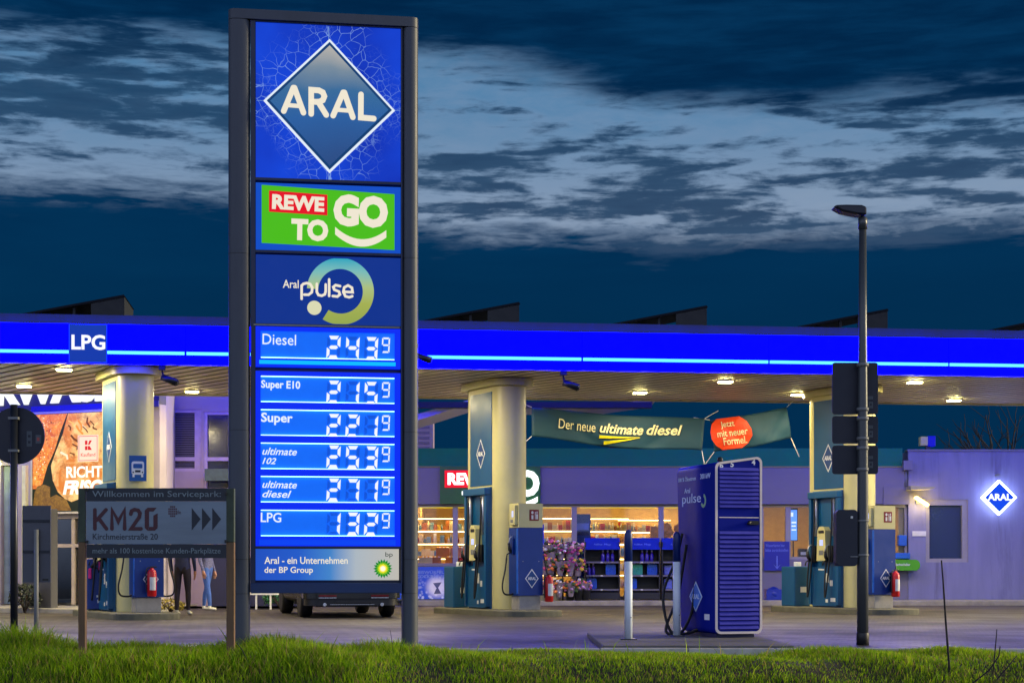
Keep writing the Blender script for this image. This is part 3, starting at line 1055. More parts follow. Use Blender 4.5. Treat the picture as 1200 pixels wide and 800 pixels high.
for k, (px, yy) in enumerate(((510, 46.6), (600, 46.6), (655, 46.8), (720, 49.5), (500, 48.8), (620, 49.0), (790, 50), (910, 48.5), (960, 47), (1010, 48))):
    es = 1.0
    sbuild(SB().m(YG).box(sx_(px) - 0.6, sx_(px) + 0.6, yy - 0.09, yy + 0.09, 2.79, 2.835), "ceiling_lamp")
# windows: frames with panes
FRAME = mat("window_frame", (150, 146, 150), 0.45, var=0.06)


def shopwin(x0, x1, z0, z1, y=45.1, fr=0.07, name="window"):
    m_ = SB().m(FRAME)
    m_.box(x0, x0 + fr, y - 0.05, y + 0.05, z0, z1).box(x1 - fr, x1, y - 0.05, y + 0.05, z0, z1)
    m_.box(x0 + fr, x1 - fr, y - 0.05, y + 0.05, z0, z0 + fr).box(x0 + fr, x1 - fr, y - 0.05, y + 0.05, z1 - fr, z1)
    f = sbuild(m_, name)
    p_ = MB().m(GLASS).box(x0 + fr, x1 - fr, y - 0.006, y + 0.006, z0 + fr, z1 - fr)
    p_.build("pane", f)
    return f


ztop = sz_(590.7)
for a, b, z0 in ((480, 533.5, 0.13), (533.5, 609, 0.13), (609, 673, 0.13), (673, 775, 0.13), (775, 892, 0.13)):
    shopwin(sx_(a), sx_(b), z0, ztop)
sill = sz_(655)
sbuild(SB().m(PANELW).box(sx_(892), sx_(1046), 45.0, 45.2, 0.12, sill), "sill_wall")
shopwin(sx_(892), sx_(924), sill, ztop)
shopwin(sx_(924), sx_(985), sill, ztop)
shopwin(sx_(985), sx_(1044.5), sill, ztop)
# service block beside the shop, rendered and stained
RX0, RX1 = sx_(1064.5), sx_(1340)
wx0, wx1, wz0, wz1 = sx_(1085), sx_(1134.5), sz_(658.5), sz_(585)
mb = SB().m(WALLW)
mb.box(RX0, wx0, 45.0, 45.3, 0.12, 4.02).box(wx1, RX1, 45.0, 45.3, 0.12, 4.02)
mb.box(wx0, wx1, 45.0, 45.3, 0.12, wz0).box(wx0, wx1, 45.0, 45.3, wz1, 4.02)
mb.box(RX0, RX0 + 0.3, 45.3, 53, 0.12, 4.02).box(RX1 - 0.3, RX1, 45.3, 53, 0.12, 4.02).box(RX0 + 0.3, RX1 - 0.3, 52.7, 53, 0.12, 4.02)
sbuild(mb, "service_block_wall")
sbuild(SB().m(mat("roof_felt")).box(RX0 + 0.3, RX1 - 0.3, 45.3, 52.7, 3.8, 3.9), "service_block_roof")
sbuild(SB().m(mat("parapet_cap", (120, 118, 128), 0.5)).box(RX0 - 0.03, RX1, 44.96, 45.32, 4.022, 4.07), "parapet_cap")
m_ = SB().m(FRAME)
fr = 0.1
m_.box(wx0, wx0 + fr, 45.03, 45.2, wz0, wz1).box(wx1 - fr * 1.5, wx1, 45.03, 45.2, wz0, wz1)
m_.box(wx0 + fr, wx1 - fr * 1.5, 45.03, 45.2, wz0, wz0 + fr).box(wx0 + fr, wx1 - fr * 1.5, 45.03, 45.2, wz1 - fr * 1.5, wz1)
f = sbuild(m_, "service_window")
MB().m(mat("dark_pane", (24, 46, 84), 0.3, var=0.04, scale=0.8)).box(wx0 + fr, wx1 - fr * 1.5, 45.15, 45.165, wz0 + fr, wz1 - fr * 1.5).build("pane", f)
# night counter recess with lamp
sbuild(SB().m(PANELW).box(sx_(1034), RX0 - 0.003, 44.86, 45.24, sz_(591), sz_(571)), "counter_canopy")
sbuild(SB().m(mat("lamp_cover", (190, 180, 130), 0.5)).prism([(sx_(1060), sz_(575)), (sx_(1086), sz_(574)), (sx_(1089), sz_(572)), (sx_(1060), sz_(570.5))], 44.3, 44.855, 'y'), "porch_hood")
GRN = mat("green_counter", (76, 168, 16), 0.35, var=0.06)
m_ = SB().m(GRN)
m_.prism(stadium(0.16, 0.3)[:0] or rrect(sx_(1040), sx_(1073.5), sz_(668), sz_(655.5), 0.13), 44.55, 44.99, 'y', True)
m_.m(WHITE).text("Nachtschalter", sx_(1044), sx_(1062), sz_(662.5), sz_(659.5), 44.55, 0.004, 0.01)
sbuild(m_, "night_counter")
sbuild(SB().m(PANELW).box(sx_(1046) + 0.004, RX0 - 0.003, 45.02, 45.2, 0.12, sz_(668)), "counter_front")
m_ = SB().m(mat("bluish_box", (20, 96, 190), 0.4)).cbox(sx_(1057), 45.0, sz_(633), 0.22, 0.2, 0.28).cbox(sx_(1056), 44.9, sz_(651), 0.4, 0.16, 0.16)
sbuild(m_, "card_terminal", bevel=0.02)
shopwin(sx_(1045), RX0 - 0.01, sz_(655), sz_(591), 45.14)
sbuild(SB().m(LBL).box(sx_(1069), sx_(1085), 44.98, 44.999, sz_(628), sz_(622)), "name_plate")
sbuild(SB().m(PANELW).box(sx_(1056), sx_(1066.5), 44.7, 44.895, sz_(551), sz_(540)), "drain_box")
m_ = SB().m(GREYP).tube([(sx_(1060.5), 44.93, sz_(551)), (sx_(1060.5), 44.93, sz_(571))], 0.05, 10)
sbuild(m_, "downpipe")
lampr = thing("wall_lamp", "small warm lamp glowing on the rendered wall beside the dark window", "lamp", (sx_(1078.5), 45.0, sz_(588)))
MB().m(GREYP).box(-0.12, 0.12, -0.06, -0.001, -0.05, 0.09).build("bracket", lampr)
MB().m(glow("wall_lamp_glow", (255, 214, 100), 12.0)).prism([(-0.2, 0.1), (-0.14, 0.16), (0.2, -0.06), (0.16, -0.14)], -0.2, -0.0605, 'y').build("lamp_glass", lampr, bevel=0.03)
ld = bpy.data.lights.new("wall_lamp_light", 'POINT'); ld.energy = 14; ld.color = (1, 0.8, 0.4); ld.shadow_soft_size = 0.1
lo = bpy.data.objects.new("wall_lamp_light", ld); COL.objects.link(lo); lo.location = (-0.02, -0.35, -0.1); lo.parent = lampr

# diamond sign on the wall
wd = thing("diamond_wall_sign", "glowing blue and white diamond sign with four letters on the rendered wall", "sign", (sx_(1168), 45.0, sz_(583)))
hw = 0.46
MB().m(glow("diamond_edge_glow", (180, 198, 255), 10.0)).prism([(-hw, 0), (0, -hw), (hw, 0), (0, hw)], -0.25, -0.1, 'y').build("light_box", wd)
b_ = MB().m(glow("diamond_face_glow", (8, 74, 226), 0.9)).prism([(-hw * .83, 0), (0, -hw * .83), (hw * .83, 0), (0, hw * .83)], -0.262, -0.2502, 'y')
b_.m(glow("diamond_letter_glow", (235, 240, 255), 1.3)).text("ARAL", -0.31, 0.31, -0.08, 0.1, -0.262, 0.01, 0.035)
b_.build("face", wd)
MB().m(GREYP).box(-0.05, 0.05, -0.0995, 0, -0.05, 0.05).box(-0.05, 0.05, -0.14, -0.001, hw + 0.12, hw + 0.17).build("bracket", wd)

# flood lights on the roof edge
FB = glow("blue_flood_glow", (20, 30, 255), 6.0)
fl0 = None
for px, yy, lab in ((1088, 45.6, "white flood light with a blue lamp on the rendered parapet"), (595, 45.7, "blue flood light on the green parapet under the banner's hanging corner"), (716, 45.7, "dark flood light on the green parapet under the banner")):
    if fl0 is None:
        fl0 = thing("flood_light", lab, "lamp", (0, 0, 0), 0, "flood lights on the shop roof")
        MB().m(CREAM).box(-0.2, 0.0, -0.12, 0.12, 0.1, 0.34).build("housing", fl0, bevel=0.02)
        MB().m(glow("blue_flood_casing", (10, 20, 220), 0.7, (6, 10, 140))).box(0.005, 0.2, -0.12, 0.12, 0.08, 0.36).build("lamp_head", fl0, bevel=0.02)
        MB().m(DARK).box(-0.04, 0.08, -0.05, 0.05, 0, 0.1).build("foot", fl0)
        r = fl0
    else:
        r = dup(fl0, (0, 0, 0), None, lab)
    r.location = (sx_(px), yy, 4.072 if px > 1000 else sz_(525))
    if px == 1088:
        r.location.y = 45.15
    else:
        r.location.y = 45.15
# light of the blue strips that wash the shop front, mounted under the canopy's back edge

# ------------------------------------------------------------------ price pylon
PD = 19.0
PS = FPX / PD
pyl = thing("price_pylon", "tall fuel price pylon with glowing blue panels between two dark posts", "price sign", (X(379, PD), PD + 0.1, 0), R(8.8))
px_ = lambda p: (p - 379.0) / PS
pz_ = lambda p: EYE + (HOR - p) / PS


def rpost(x0, x1, z0, z1, d0=-0.15, d1=0.15, r=0.085):
    c_ = rrect(x0, x1, d0, d1, min(r, (x1 - x0) * 0.48), 6)
    return MB().m(POLE).prism(c_, z0, z1, 'z', True)


SOCK = mat("pylon_post_bare", (112, 104, 84), 0.5, 0.25, var=0.12, scale=3, dirt=0.35, dirtcol=(60, 52, 34), stretch=(1, 1, 0.3))
for a, b in ((267.5, 292.5), (470.5, 489)):
    x0, x1 = px_(a), px_(b)
    zs = [-0.35, pz_(695), pz_(655), pz_(505), pz_(300), 7.0]
    p = MB().m(POLE)
    for q0, q1 in zip(zs[:-1], zs[1:]):
        p.prism(rrect(x0, x1, -0.15, 0.15, min(0.085, (x1 - x0) * 0.48), 6), q0 + 0.003, q1 - 0.003, 'z', True)
    p.m(BLACK).prism(rrect(x0 + 0.004, x1 - 0.004, -0.146, 0.146, min(0.08, (x1 - x0) * 0.46), 6), -0.3, 6.99, 'z', True)
    p.build("post", pyl)
p = MB().m(POLE).prism(rrect(px_(267.5), px_(489), -0.15, 0.15, 0.085, 6), 7.003, 7.11, 'z', True)
p.build("top_beam", pyl, bevel=0.012)
FR = mat("pylon_frame", (12, 30, 66), 0.45, 0.1, var=0.15)
fx0, fx1 = px_(293), px_(470)
back = MB().m(FR).box(fx0, fx1, -0.02, 0.12, pz_(694.6), 7.0)
back.m(FR).box(fx0, px_(298.5), -0.12, -0.0205, pz_(683), 7.0).box(px_(468.3), fx1, -0.12, -0.0205, pz_(683), 7.0)
for zz in (28, 212.3, 296.5, 382, 641.2):
    back.box(px_(298.6), px_(468.2), -0.115, -0.0205, pz_(zz + 1.5), pz_(zz - 1.5))
back.build("frame", pyl)
MB().m(mat("pylon_skirt", (10, 44, 92), 0.45, 0.1, var=0.12, dirt=0.25)).box(fx0, px_(469.6), -0.13, -0.021, pz_(694.6), pz_(682.8)).build("skirt", pyl, bevel=0.006)


def crackle_mat():
    """backlit film with a net of age cracks that let more light through near the emblem"""
    m_ = bpy.data.materials.new("crackled_blue_film"); m_.use_nodes = True
    t = m_.node_tree; h = NT(t); b = t.nodes['Principled BSDF']
    tcn = h.n('ShaderNodeTexCoord')
    mp = h.n('ShaderNodeMapping'); h.link(tcn.outputs['Object'], mp.inputs[0])
    nd = h.n('ShaderNodeTexNoise'); nd.inputs['Scale'].default_value = 5.0
    h.link(mp.outputs[0], nd.inputs['Vector'])
    va = h.n('ShaderNodeVectorMath', operation='SCALE'); va.inputs['Scale'].default_value = 0.10
    h.link(nd.outputs['Color'], va.inputs[0])
    vb = h.n('ShaderNodeVectorMath', operation='ADD'); h.link(mp.outputs[0], vb.inputs[0]); h.link(va.outputs[0], vb.inputs[1])
    vo = h.n('ShaderNodeTexVoronoi', feature='DISTANCE_TO_EDGE'); vo.inputs['Scale'].default_value = 8.5
    h.link(vb.outputs[0], vo.inputs['Vector'])
    v2 = h.n('ShaderNodeTexVoronoi', feature='DISTANCE_TO_EDGE'); v2.inputs['Scale'].default_value = 17.0
    h.link(vb.outputs[0], v2.inputs['Vector'])
    n2 = h.noise(mp.outputs[0], 2.1, 4, 0.6)
    c1 = h.rng(vo.outputs[0], 0.0, 0.028, 1.0, 0.0, True)
    c2 = h.m('MULTIPLY', h.rng(v2.outputs[0], 0.0, 0.04, 0.8, 0.0, True), h.rng(n2, 0.46, 0.58, 0.0, 1.0))
    sp_ = h.n('ShaderNodeSeparateXYZ'); h.link(tcn.outputs['Object'], sp_.inputs[0])
    # distance from the emblem centre in the panel's own coordinates: cracks thin out towards the rim
    ax = h.m('ABSOLUTE', h.m('SUBTRACT', sp_.outputs[0], px_(384))); az_ = h.m('ABSOLUTE', h.m('SUBTRACT', sp_.outputs[2], pz_(124)))
    d_ = h.m('ADD', ax, az_)
    near = h.rng(h.m('ADD', d_, h.m('MULTIPLY', n2, 1.6)), 1.55, 2.1, 1.0, 0.0, True)
    crack = h.m('MULTIPLY', h.m('MAXIMUM', c1, c2), near)
    n3 = h.noise(mp.outputs[0], 0.9, 3, 0.5)
    basec = h.mix(h.rng(n3, 0.35, 0.65, 0, 1), lin(2, 40, 170), lin(6, 66, 214))
    cc = h.mix(h.m('MULTIPLY', crack, 0.62), basec, lin(150, 190, 240))
    h.link(cc, b.inputs['Emission Color']); b.inputs['Emission Strength'].default_value = 1.0
    b.inputs['Base Color'].default_value = lin(2, 16, 60); b.inputs['Roughness'].default_value = 0.4; b.inputs['Specular IOR Level'].default_value = 0.2
    return m_


def ramp_mat(name, stops, axis, lo, hi, es=1.0, base=(40, 60, 90), noise=0.0):
    """printed colour fade of a sign, along the panel's own x (0) or z (2)"""
    m_ = bpy.data.materials.new(name); m_.use_nodes = True
    t = m_.node_tree; h = NT(t); b = t.nodes['Principled BSDF']
    tcn = h.n('ShaderNodeTexCoord'); sp_ = h.n('ShaderNodeSeparateXYZ'); h.link(tcn.outputs['Object'], sp_.inputs[0])
    v = sp_.outputs[axis]
    if noise:
        v = h.m('ADD', v, h.m('MULTIPLY', h.m('SUBTRACT', h.noise(tcn.outputs['Object'], 1.3, 3, 0.5), 0.5), noise))
    f = h.rng(v, lo, hi, 0, 1)
    cr = h.n('ShaderNodeValToRGB'); h.link(f, cr.inputs[0])
    e = cr.color_ramp.elements
    e[0].position, e[0].color = stops[0][0], lin(*stops[0][1])
    e[1].position, e[1].color = stops[-1][0], lin(*stops[-1][1])
    for pos, c_ in stops[1:-1]:
        q = e.new(pos); q.color = lin(*c_)
    h.link(cr.outputs[0], b.inputs['Emission Color']); b.inputs['Emission Strength'].default_value = es
    b.inputs['Base Color'].default_value = lin(*base); b.inputs['Roughness'].default_value = 0.35
    return m_


# emblem panel
CRM = glow("sign_cream_letters", (238, 228, 204), 0.95)
SWH = glow("sign_white_line", (226, 236, 244), 0.95)
PF = -0.10
b_ = MB().m(crackle_mat()).box(px_(299), px_(468), PF, -0.021, pz_(210.5), pz_(30))
b_.m(glow("pale_seam", (120, 160, 220), 0.8))
for q in ((px_(383.2), px_(384.0), pz_(47), pz_(31)), (px_(383.2), px_(384.0), pz_(210), pz_(203)), (px_(300), px_(308), pz_(121.4), pz_(120.8)), (px_(461), px_(467.5), pz_(126.4), pz_(125.8))):
    b_.box(q[0], q[1], PF - 0.002, PF - 0.0003, min(q[2], q[3]), max(q[2], q[3]))
ep = b_.build("emblem_panel", pyl)
A_, B_, C_, D_ = (px_(308), pz_(121.5)), (px_(384.5), pz_(203)), (px_(461), pz_(127)), (px_(384.5), pz_(46.5))
ec = ((A_[0] + C_[0]) / 2, (B_[1] + D_[1]) / 2)


def shr(k):
    return [(ec[0] + (p[0] - ec[0]) * k, ec[1] + (p[1] - ec[1]) * k) for p in (A_, B_, C_, D_)]


b_ = MB().m(SWH).prism(shr(1.0), PF - 0.03, PF - 0.0003)
b_.m(glow("emblem_dark_rim", (6, 62, 116), 0.8)).prism(shr(0.955), PF - 0.034, PF - 0.0302)
b_.m(ramp_mat("emblem_fade", [(0.0, (4, 52, 108)), (0.42, (4, 84, 150)), (0.62, (36, 98, 142)), (0.80, (120, 138, 146)), (0.92, (178, 174, 160)), (1.0, (196, 190, 170))], 2, B_[1], D_[1], 0.9, noise=0.35)).prism(shr(0.90), PF - 0.04, PF - 0.0342)
em = b_.build("emblem", pyl)
b_ = MB().m(CRM)
ly = PF - 0.0405
q = lambda x, y: (px_(x), pz_(y))
wdt = 3.2 / PS
b_.stroke([q(331.2, 133.5), q(342.3, 106)], wdt, ly, 0.014)
b_.stroke([q(343.6, 106), q(354, 134.5)], wdt, ly, 0.0132)
b_.stroke([q(337, 126.5), q(349, 127)], wdt * 0.72, ly, 0.0125)
b_.stroke([q(363, 135.5), q(363, 107.5), q(372, 107.8), q(376.5, 110), q(378.3, 114.5), q(376.5, 119), q(372, 121.4), q(364, 121.2)], wdt, ly, 0.014)
b_.stroke([q(371, 121), q(380.5, 136)], wdt, ly, 0.0125)
b_.stroke([q(388.5, 136.5), q(400.2, 109)], wdt, ly, 0.014)
b_.stroke([q(401.6, 109), q(411.5, 137.5)], wdt, ly, 0.0132)
b_.stroke([q(394.5, 129.6), q(407, 130)], wdt * 0.72, ly, 0.0125)
b_.stroke([q(421, 110.5), q(420.8, 137.5), q(436, 138.2)], wdt, ly, 0.014)
b_.build("emblem_letters", em)

# shop panel
b_ = MB().m(glow("panel_blue", (4, 76, 196), 0.9)).box(px_(299), px_(468), PF, -0.021, pz_(294.5), pz_(216.5))
b_.m(glow("panel_green", (72, 186, 8), 0.95, var=0.04)).prism([(px_(305.7), pz_(286.8)), (px_(460.8), pz_(290.8)), (px_(460.8), pz_(225)), (px_(305.7), pz_(219.2))], PF - 0.006, PF - 0.0005)
b_.m(glow("panel_red", (226, 8, 28), 0.95)).prism([(px_(314.2), pz_(250.3)), (px_(382), pz_(252.6)), (px_(382), pz_(228.4)), (px_(314.2), pz_(225.6))], PF - 0.010, PF - 0.0063)
b_.m(CRM)
b_.text("REWE", px_(317.8), px_(378.4), pz_(248.0), pz_(230.6), PF - 0.010, 0.006, 0.045, rot=R(-1.6))
yb = PF - 0.006
b_.text("TO", px_(340), px_(383), pz_(283), pz_(257.5), yb, 0.008, 0.05, rot=R(-1.0))
b_.text("GO", px_(389), px_(453), pz_(265.2), pz_(227.5), yb, 0.008, 0.06, rot=R(-1.4))
arc = [(391 + 60 * k / 14.0, 270 + 12.5 * (1 - ((k - 7) / 7.0) ** 2) + 2.0 * k / 14) for k in range(15)]
th_ = [(px_(x), pz_(y - 4.2)) for x, y in arc] + [(px_(x), pz_(y + 4.4)) for x, y in arc[::-1]]
b_.prism([p for p in th_][::-1], yb - 0.008, yb - 0.0005)
b_.build("shop_panel", pyl)

# charging panel
b_ = MB().m(glow("panel_deep_blue", (4, 48, 142), 0.85)).box(px_(299), px_(468), PF, -0.021, pz_(380.5), pz_(300))
cx_, cz_ = px_(397.3), pz_(340.8)
ro, ri = 39.2 / PS, 26.2 / PS
rr_ = [p for p in ring(cx_, cz_, ri, ro, -122, 176, 64)]
zt, zb = pz_(302.5), pz_(379.2)
rr_ = [(p[0], min(zt, max(zb, p[1]))) for p in rr_]
b_.m(ramp_mat("ring_fade", [(0.0, (150, 168, 10)), (0.3, (168, 178, 30)), (0.55, (176, 196, 110)), (0.8, (120, 190, 180)), (1.0, (0, 166, 186))], 2, zb, zt, 0.9, noise=0.2)).prism(rr_, PF - 0.006, PF - 0.0005)
b_.m(glow("ring_dot", (222, 220, 178), 0.9)).prism(ring(px_(366.8), pz_(361), 0, 8.3 / PS, 0, 360, 28)[:28], PF - 0.010, PF - 0.0064)
b_.m(CRM)
b_.text("Aral", px_(330.3), px_(348.6), pz_(338.5), pz_(329), PF, 0.006, 0.008)
ys = PF - 0.0125
w_ = 1.45 / PS
b_.stroke([q(352, 351), q(352, 335.5), q(354, 333.5), q(358, 332.4), q(362, 333.5), q(364.4, 337.5), q(363.8, 343), q(360, 346), q(355, 346)], w_, ys, 0.006)
b_.stroke([q(369.6, 333), q(369.6, 342.5), q(371.5, 346), q(375.4, 346.8), q(379, 345), q(380, 341.5), q(380, 333.5)], w_, ys, 0.006)
b_.stroke([q(384, 327.5), q(384, 346.8)], w_, ys, 0.006)
b_.stroke([q(396.8, 335), q(391.5, 334), q(388.8, 336.3), q(390, 339.4), q(395.4, 341.4), q(396.6, 344.8), q(393.6, 347.3), q(388.2, 346.8)], w_, ys, 0.006)
b_.stroke([q(401, 341.5), q(411.4, 341.8), q(410.6, 336.5), q(406, 334), q(401.6, 336.4), q(400.5, 341.8), q(403, 346.8), q(407.5, 347.8), q(411, 346.5)], w_, ys, 0.006)
b_.build("charging_panel", pyl)

# price rows: recessed boxes lit by light bars along their edges
HOUS = glow("price_housing_blue", (0, 44, 255), 0.85, (4, 30, 190))
ROWB = mat("price_row_blue", (30, 120, 235), 0.5, 0.0, (8, 96, 228), 0.68, 0.1, spec=0.2)
BAR = glow("edge_light_bar", (150, 205, 255), 4.0)
BARD = glow("cyan_light_bar", (0, 150, 255), 1.6)
DIG = glow("price_flap_white", (238, 240, 255), 1.0)
UNL = mat("price_flap_blue", (24, 100, 215), 0.5, 0.0, (8, 84, 212), 0.52, 0.1, spec=0.2)
NAM = glow("fuel_name_white", (232, 240, 255), 0.95)


def price_row(parent, top, bot, words, price, drop, bars=(1, 1)):
    """one fuel row; words = list of (text, x0, x1, y_top, y_bottom, bold, shear)"""
    xa, xb = px_(304.5), px_(461)
    m_ = MB().m(ROWB).box(xa, xb, -0.085, -0.0705, pz_(bot), pz_(top))
    if bars[0]:
        m_.m(BAR).box(xa + 0.004, xb - 0.004, -0.104, -0.0855, pz_(top + 1.2), pz_(top + 0.4))
    if bars[1]:
        m_.m(BAR).box(xa + 0.004, xb - 0.004, -0.104, -0.0855, pz_(bot - 0.4), pz_(bot - 1.1))
    m_.m(NAM)
    for s, a, b, t_, u_, bo, sh in words:
        m_.text(s, px_(a), px_(b), pz_(u_), pz_(t_), -0.085, 0.008, bo, sh, rot=R(-0.9))
    p0 = 381.5
    for k, ch in enumerate(price[:3]):
        dxk = (0, 22.2, 44)[k]
        digit(m_, ch, px_(p0 + dxk), px_(p0 + dxk + 15.5), pz_(top + drop + 27 + k * 0.35), pz_(top + drop + k * 0.35), -0.085, DIG, UNL)
    digit(m_, price[3], px_(446), px_(455.2), pz_(top + drop + 18.8), pz_(top + drop + 0.8), -0.085, DIG, UNL, 0.2)
    return m_.build("price_row", parent)


def housing(name, top, bot, holes):
    m_ = MB().m(HOUS)
    xa, xb = px_(298.8), px_(467.8)
    m_.box(xa, xb, -0.0702, -0.021, pz_(bot), pz_(top))
    m_.box(xa, px_(304.4), -0.105, -0.0704, pz_(bot), pz_(top)).box(px_(461.1), xb, -0.105, -0.0704, pz_(bot), pz_(top))
    e = [top] + [v for h_ in holes for v in h_] + [bot]
    for k in range(0, len(e), 2):
        m_.box(px_(304.4) + 0.0005, px_(461.1) - 0.0005, -0.105, -0.0704, pz_(e[k + 1] - 0.05), pz_(e[k] + 0.05))
    return m_.build(name, pyl, bevel=0.0)


h1 = housing("price_housing", 383.6, 430.5, [(388.6, 420.6)])
MB().m(BARD).box(px_(303), px_(462), -0.112, -0.1055, pz_(427.5), pz_(423)).build("light_bar", h1)
price_row(h1, 388.6, 420.6, [("Diesel", 306.8, 345.6, 392.5, 404.8, 0.0, 0)], "2439", 4.4, (0, 1))
MB().m(mat("housing_edge", (150, 146, 130), 0.5, 0.2, dirt=0.5)).box(px_(296.5), px_(466.5), -0.125, -0.03, pz_(382.9), pz_(381.6)).build("ledge", h1)
rows = [(441, 472, [("Super E10", 305.2, 350.4, 446.5, 458.2, 0.022, 0)], "2159"), (480, 511, [("Super", 305.2, 341.6, 484.3, 498.4, 0.022, 0)], "2219"),
        (518.8, 550, [("ultimate", 306.6, 346.6, 525, 533.4, 0.012, 0.32), ("102", 306.6, 322.6, 536.6, 544, 0.012, 0.32)], "2539"),
        (557.6, 588.8, [("ultimate", 306.6, 346.6, 563.6, 572, 0.012, 0.32), ("diesel", 306.6, 340.2, 574.6, 583, 0.012, 0.32)], "2719"),
        (597, 628.2, [("LPG", 304.8, 328.4, 600.6, 611.8, 0.01, 0)], "1329")]
h2 = housing("price_housing", 435.6, 639.8, [(r_[0], r_[1]) for r_ in rows])
for t_, u_, wds, pr in rows:
    price_row(h2, t_, u_, wds, pr, 4.6 if t_ < 500 else 2.6)
MB().m(glow("housing_lower_lip", (0, 70, 255), 0.8)).box(px_(303), px_(462), -0.112, -0.1055, pz_(638.6), pz_(632)).build("light_bar", h2)

# company panel
b_ = MB().m(ramp_mat("company_fade", [(0.0, (4, 70, 190)), (0.3, (8, 84, 200)), (0.52, (60, 130, 200)), (0.7, (176, 186, 190)), (1.0, (196, 190, 172))], 0, px_(297), px_(466), 0.9, noise=0.06)).box(px_(298.8), px_(466), PF, -0.021, pz_(679.4), pz_(642.6))
b_.m(CRM).text("Aral - ein Unternehmen", px_(309), px_(405.8), pz_(660.3), pz_(652), PF, 0.005, 0.012)
b_.text("der BP Group", px_(309), px_(365.2), pz_(673), pz_(663.6), PF, 0.005, 0.012)
b_.m(mat("dark_green_letters", (10, 70, 50), 0.5)).text("bp", px_(450), px_(458.6), pz_(653.4), pz_(646.4), PF, 0.004)
sx, sz = px_(447), pz_(665.8)


def star(r0, r1, n, rot):
    return [(sx + (r1 if k % 2 == 0 else r0) * math.cos(math.pi * k / n + rot), sz + (r1 if k % 2 == 0 else r0) * math.sin(math.pi * k / n + rot)) for k in range(2 * n)]


for c_, a, b, k in (((0, 130, 44), 8.4, 11.4, 0), ((120, 190, 20), 6.0, 8.6, 1), ((250, 226, 40), 4.2, 6.2, 0), ((255, 250, 220), 2.4, 3.8, 1)):
    b_.m(glow("sunflower_%d" % c_[0], c_, 0.95)).prism(star(a / PS, b / PS, 18, math.pi / 18 * k), PF - 0.004 - 0.003 * (11.4 - b) / 2.6, PF - 0.0005 - 0.003 * (11.4 - b) / 2.6)
b_.build("company_panel", pyl)

# ------------------------------------------------------------------ welcome board
WD = 18.3
wsg = thing("welcome_board", "dusky welcome board with big maroon letters and three arrows between two wooden posts", "sign", (X(184, WD), WD, 0), R(0))
WS = FPX / WD
wx = lambda p: (p - 184.0) / WS
wz = lambda p: EYE + (HOR - p) / WS
for a, b, top in ((92.5, 100.8, 572), (265.8, 275, 572)):
    m_ = MB().m(mat("olive_post", (58, 68, 54), 0.8, var=0.3, scale=8, dirt=0.4)).box(wx(a), wx(b), -0.035, 0.045, wz(635), wz(top))  # olive-grey above, brown wood below
    m_.m(WOOD).box(wx(a), wx(b), -0.035, 0.045, -0.45, wz(635) - 0.0005)
    m_.build("post", wsg, bevel=0.006)
bx0, bx1 = wx(101.8), wx(266.6)
NAVY = mat("board_navy", (4, 20, 34), 0.45, var=0.12, dirt=0.2)
b_ = MB().m(NAVY).box(bx0, bx1, -0.03, 0.0, wz(587), wz(571.8))
b_.box(bx0, bx1, -0.03, 0.0, wz(653.5), wz(637.4))
WGR = mat("board_white", (112, 126, 138), 0.55, var=0.16, scale=2.2, stretch=(0.4, 1, 2.5), dirt=0.5, dirtcol=(70, 100, 116))
b_.m(WGR).box(bx0, bx1, -0.03, 0.0, wz(637.2), wz(587.2))
PALE = mat("board_pale_letters", (116, 130, 134), 0.6)
b_.m(PALE).text("Willkommen im Servicepark:", wx(109), wx(259.4), wz(584.2), wz(575), -0.03, 0.003)
b_.text("mehr als 100 kostenlose Kunden-Parkplätze", wx(109.4), wx(259), wz(650), wz(641.8), -0.03, 0.003)
MAR = mat("board_maroon", (62, 10, 22), 0.5, var=0.1)
b_.m(MAR)
wq = lambda x, y: (wx(x), wz(y))
kr = 2.1 / WS
for kk, st_ in enumerate(([(112, 597), (112, 619.3)], [(125, 597), (114.5, 609)], [(116.5, 607), (125.6, 619.3)], [(132, 619.3), (132, 597), (139.4, 611), (146.8, 597), (146.8, 619.3)], [(154, 602), (155, 598.4), (158.5, 596.7), (162.5, 597.6), (164.8, 601), (164, 605.5), (154.5, 619.2), (166, 619.2)])):
    b_.stroke([wq(*p) for p in st_], kr, -0.03, 0.003 + 0.0004 * kk)
o0, o1 = wx(170.4), wx(185.4)
m0, m1 = wz(621.4), wz(594.6)
b_.prism([(o0, m0 + .03), (o0 + .03, m0), (o0 + .045, m0 + 0.04), (o0 + .045, m1 - 0.04), (o1 - .045, m1 - .04), (o1 - .01, m1 - .0), (o0 + .03, m1), (o0, m1 - .03)][::1], -0.033, -0.0303)
b_.prism([(o0 + .034, m0), (o1 - .03, m0), (o1, m0 + .03), (o1, m1 - .06), (o1 - .045, m1 - .085), (o1 - .045, m0 + 0.04), (o0 + .049, m0 + .04)], -0.033, -0.0303)
b_.m(NAVY).text("Kirchmeierstraße 20", wx(109.6), wx(185.6), wz(631.8), wz(624.8), -0.03, 0.003)
for k in range(3):
    ax0 = wx(225.4 + 12 * k)
    b_.prism([(ax0, wz(621)), (ax0 + 10.2 / WS, wz(608)), (ax0, wz(595))], -0.033, -0.0303)
b_.m(mat("board_faded_red", (78, 50, 58), 0.6))
for r_ in range(5):
    for cc in range(5):
        if abs(r_ - 2) + abs(cc - 2) < 4 and (r_ + cc) % 1 == 0:
            b_.box(wx(198.0 + cc * 2.1), wx(199.6 + cc * 2.1), -0.032, -0.0303, wz(605.4 - r_ * 2.7), wz(603.4 - r_ * 2.7))
b_.text("de", wx(207.6), wx(212.6), wz(602), wz(597.6), -0.03, 0.002)
b_.build("board", wsg)
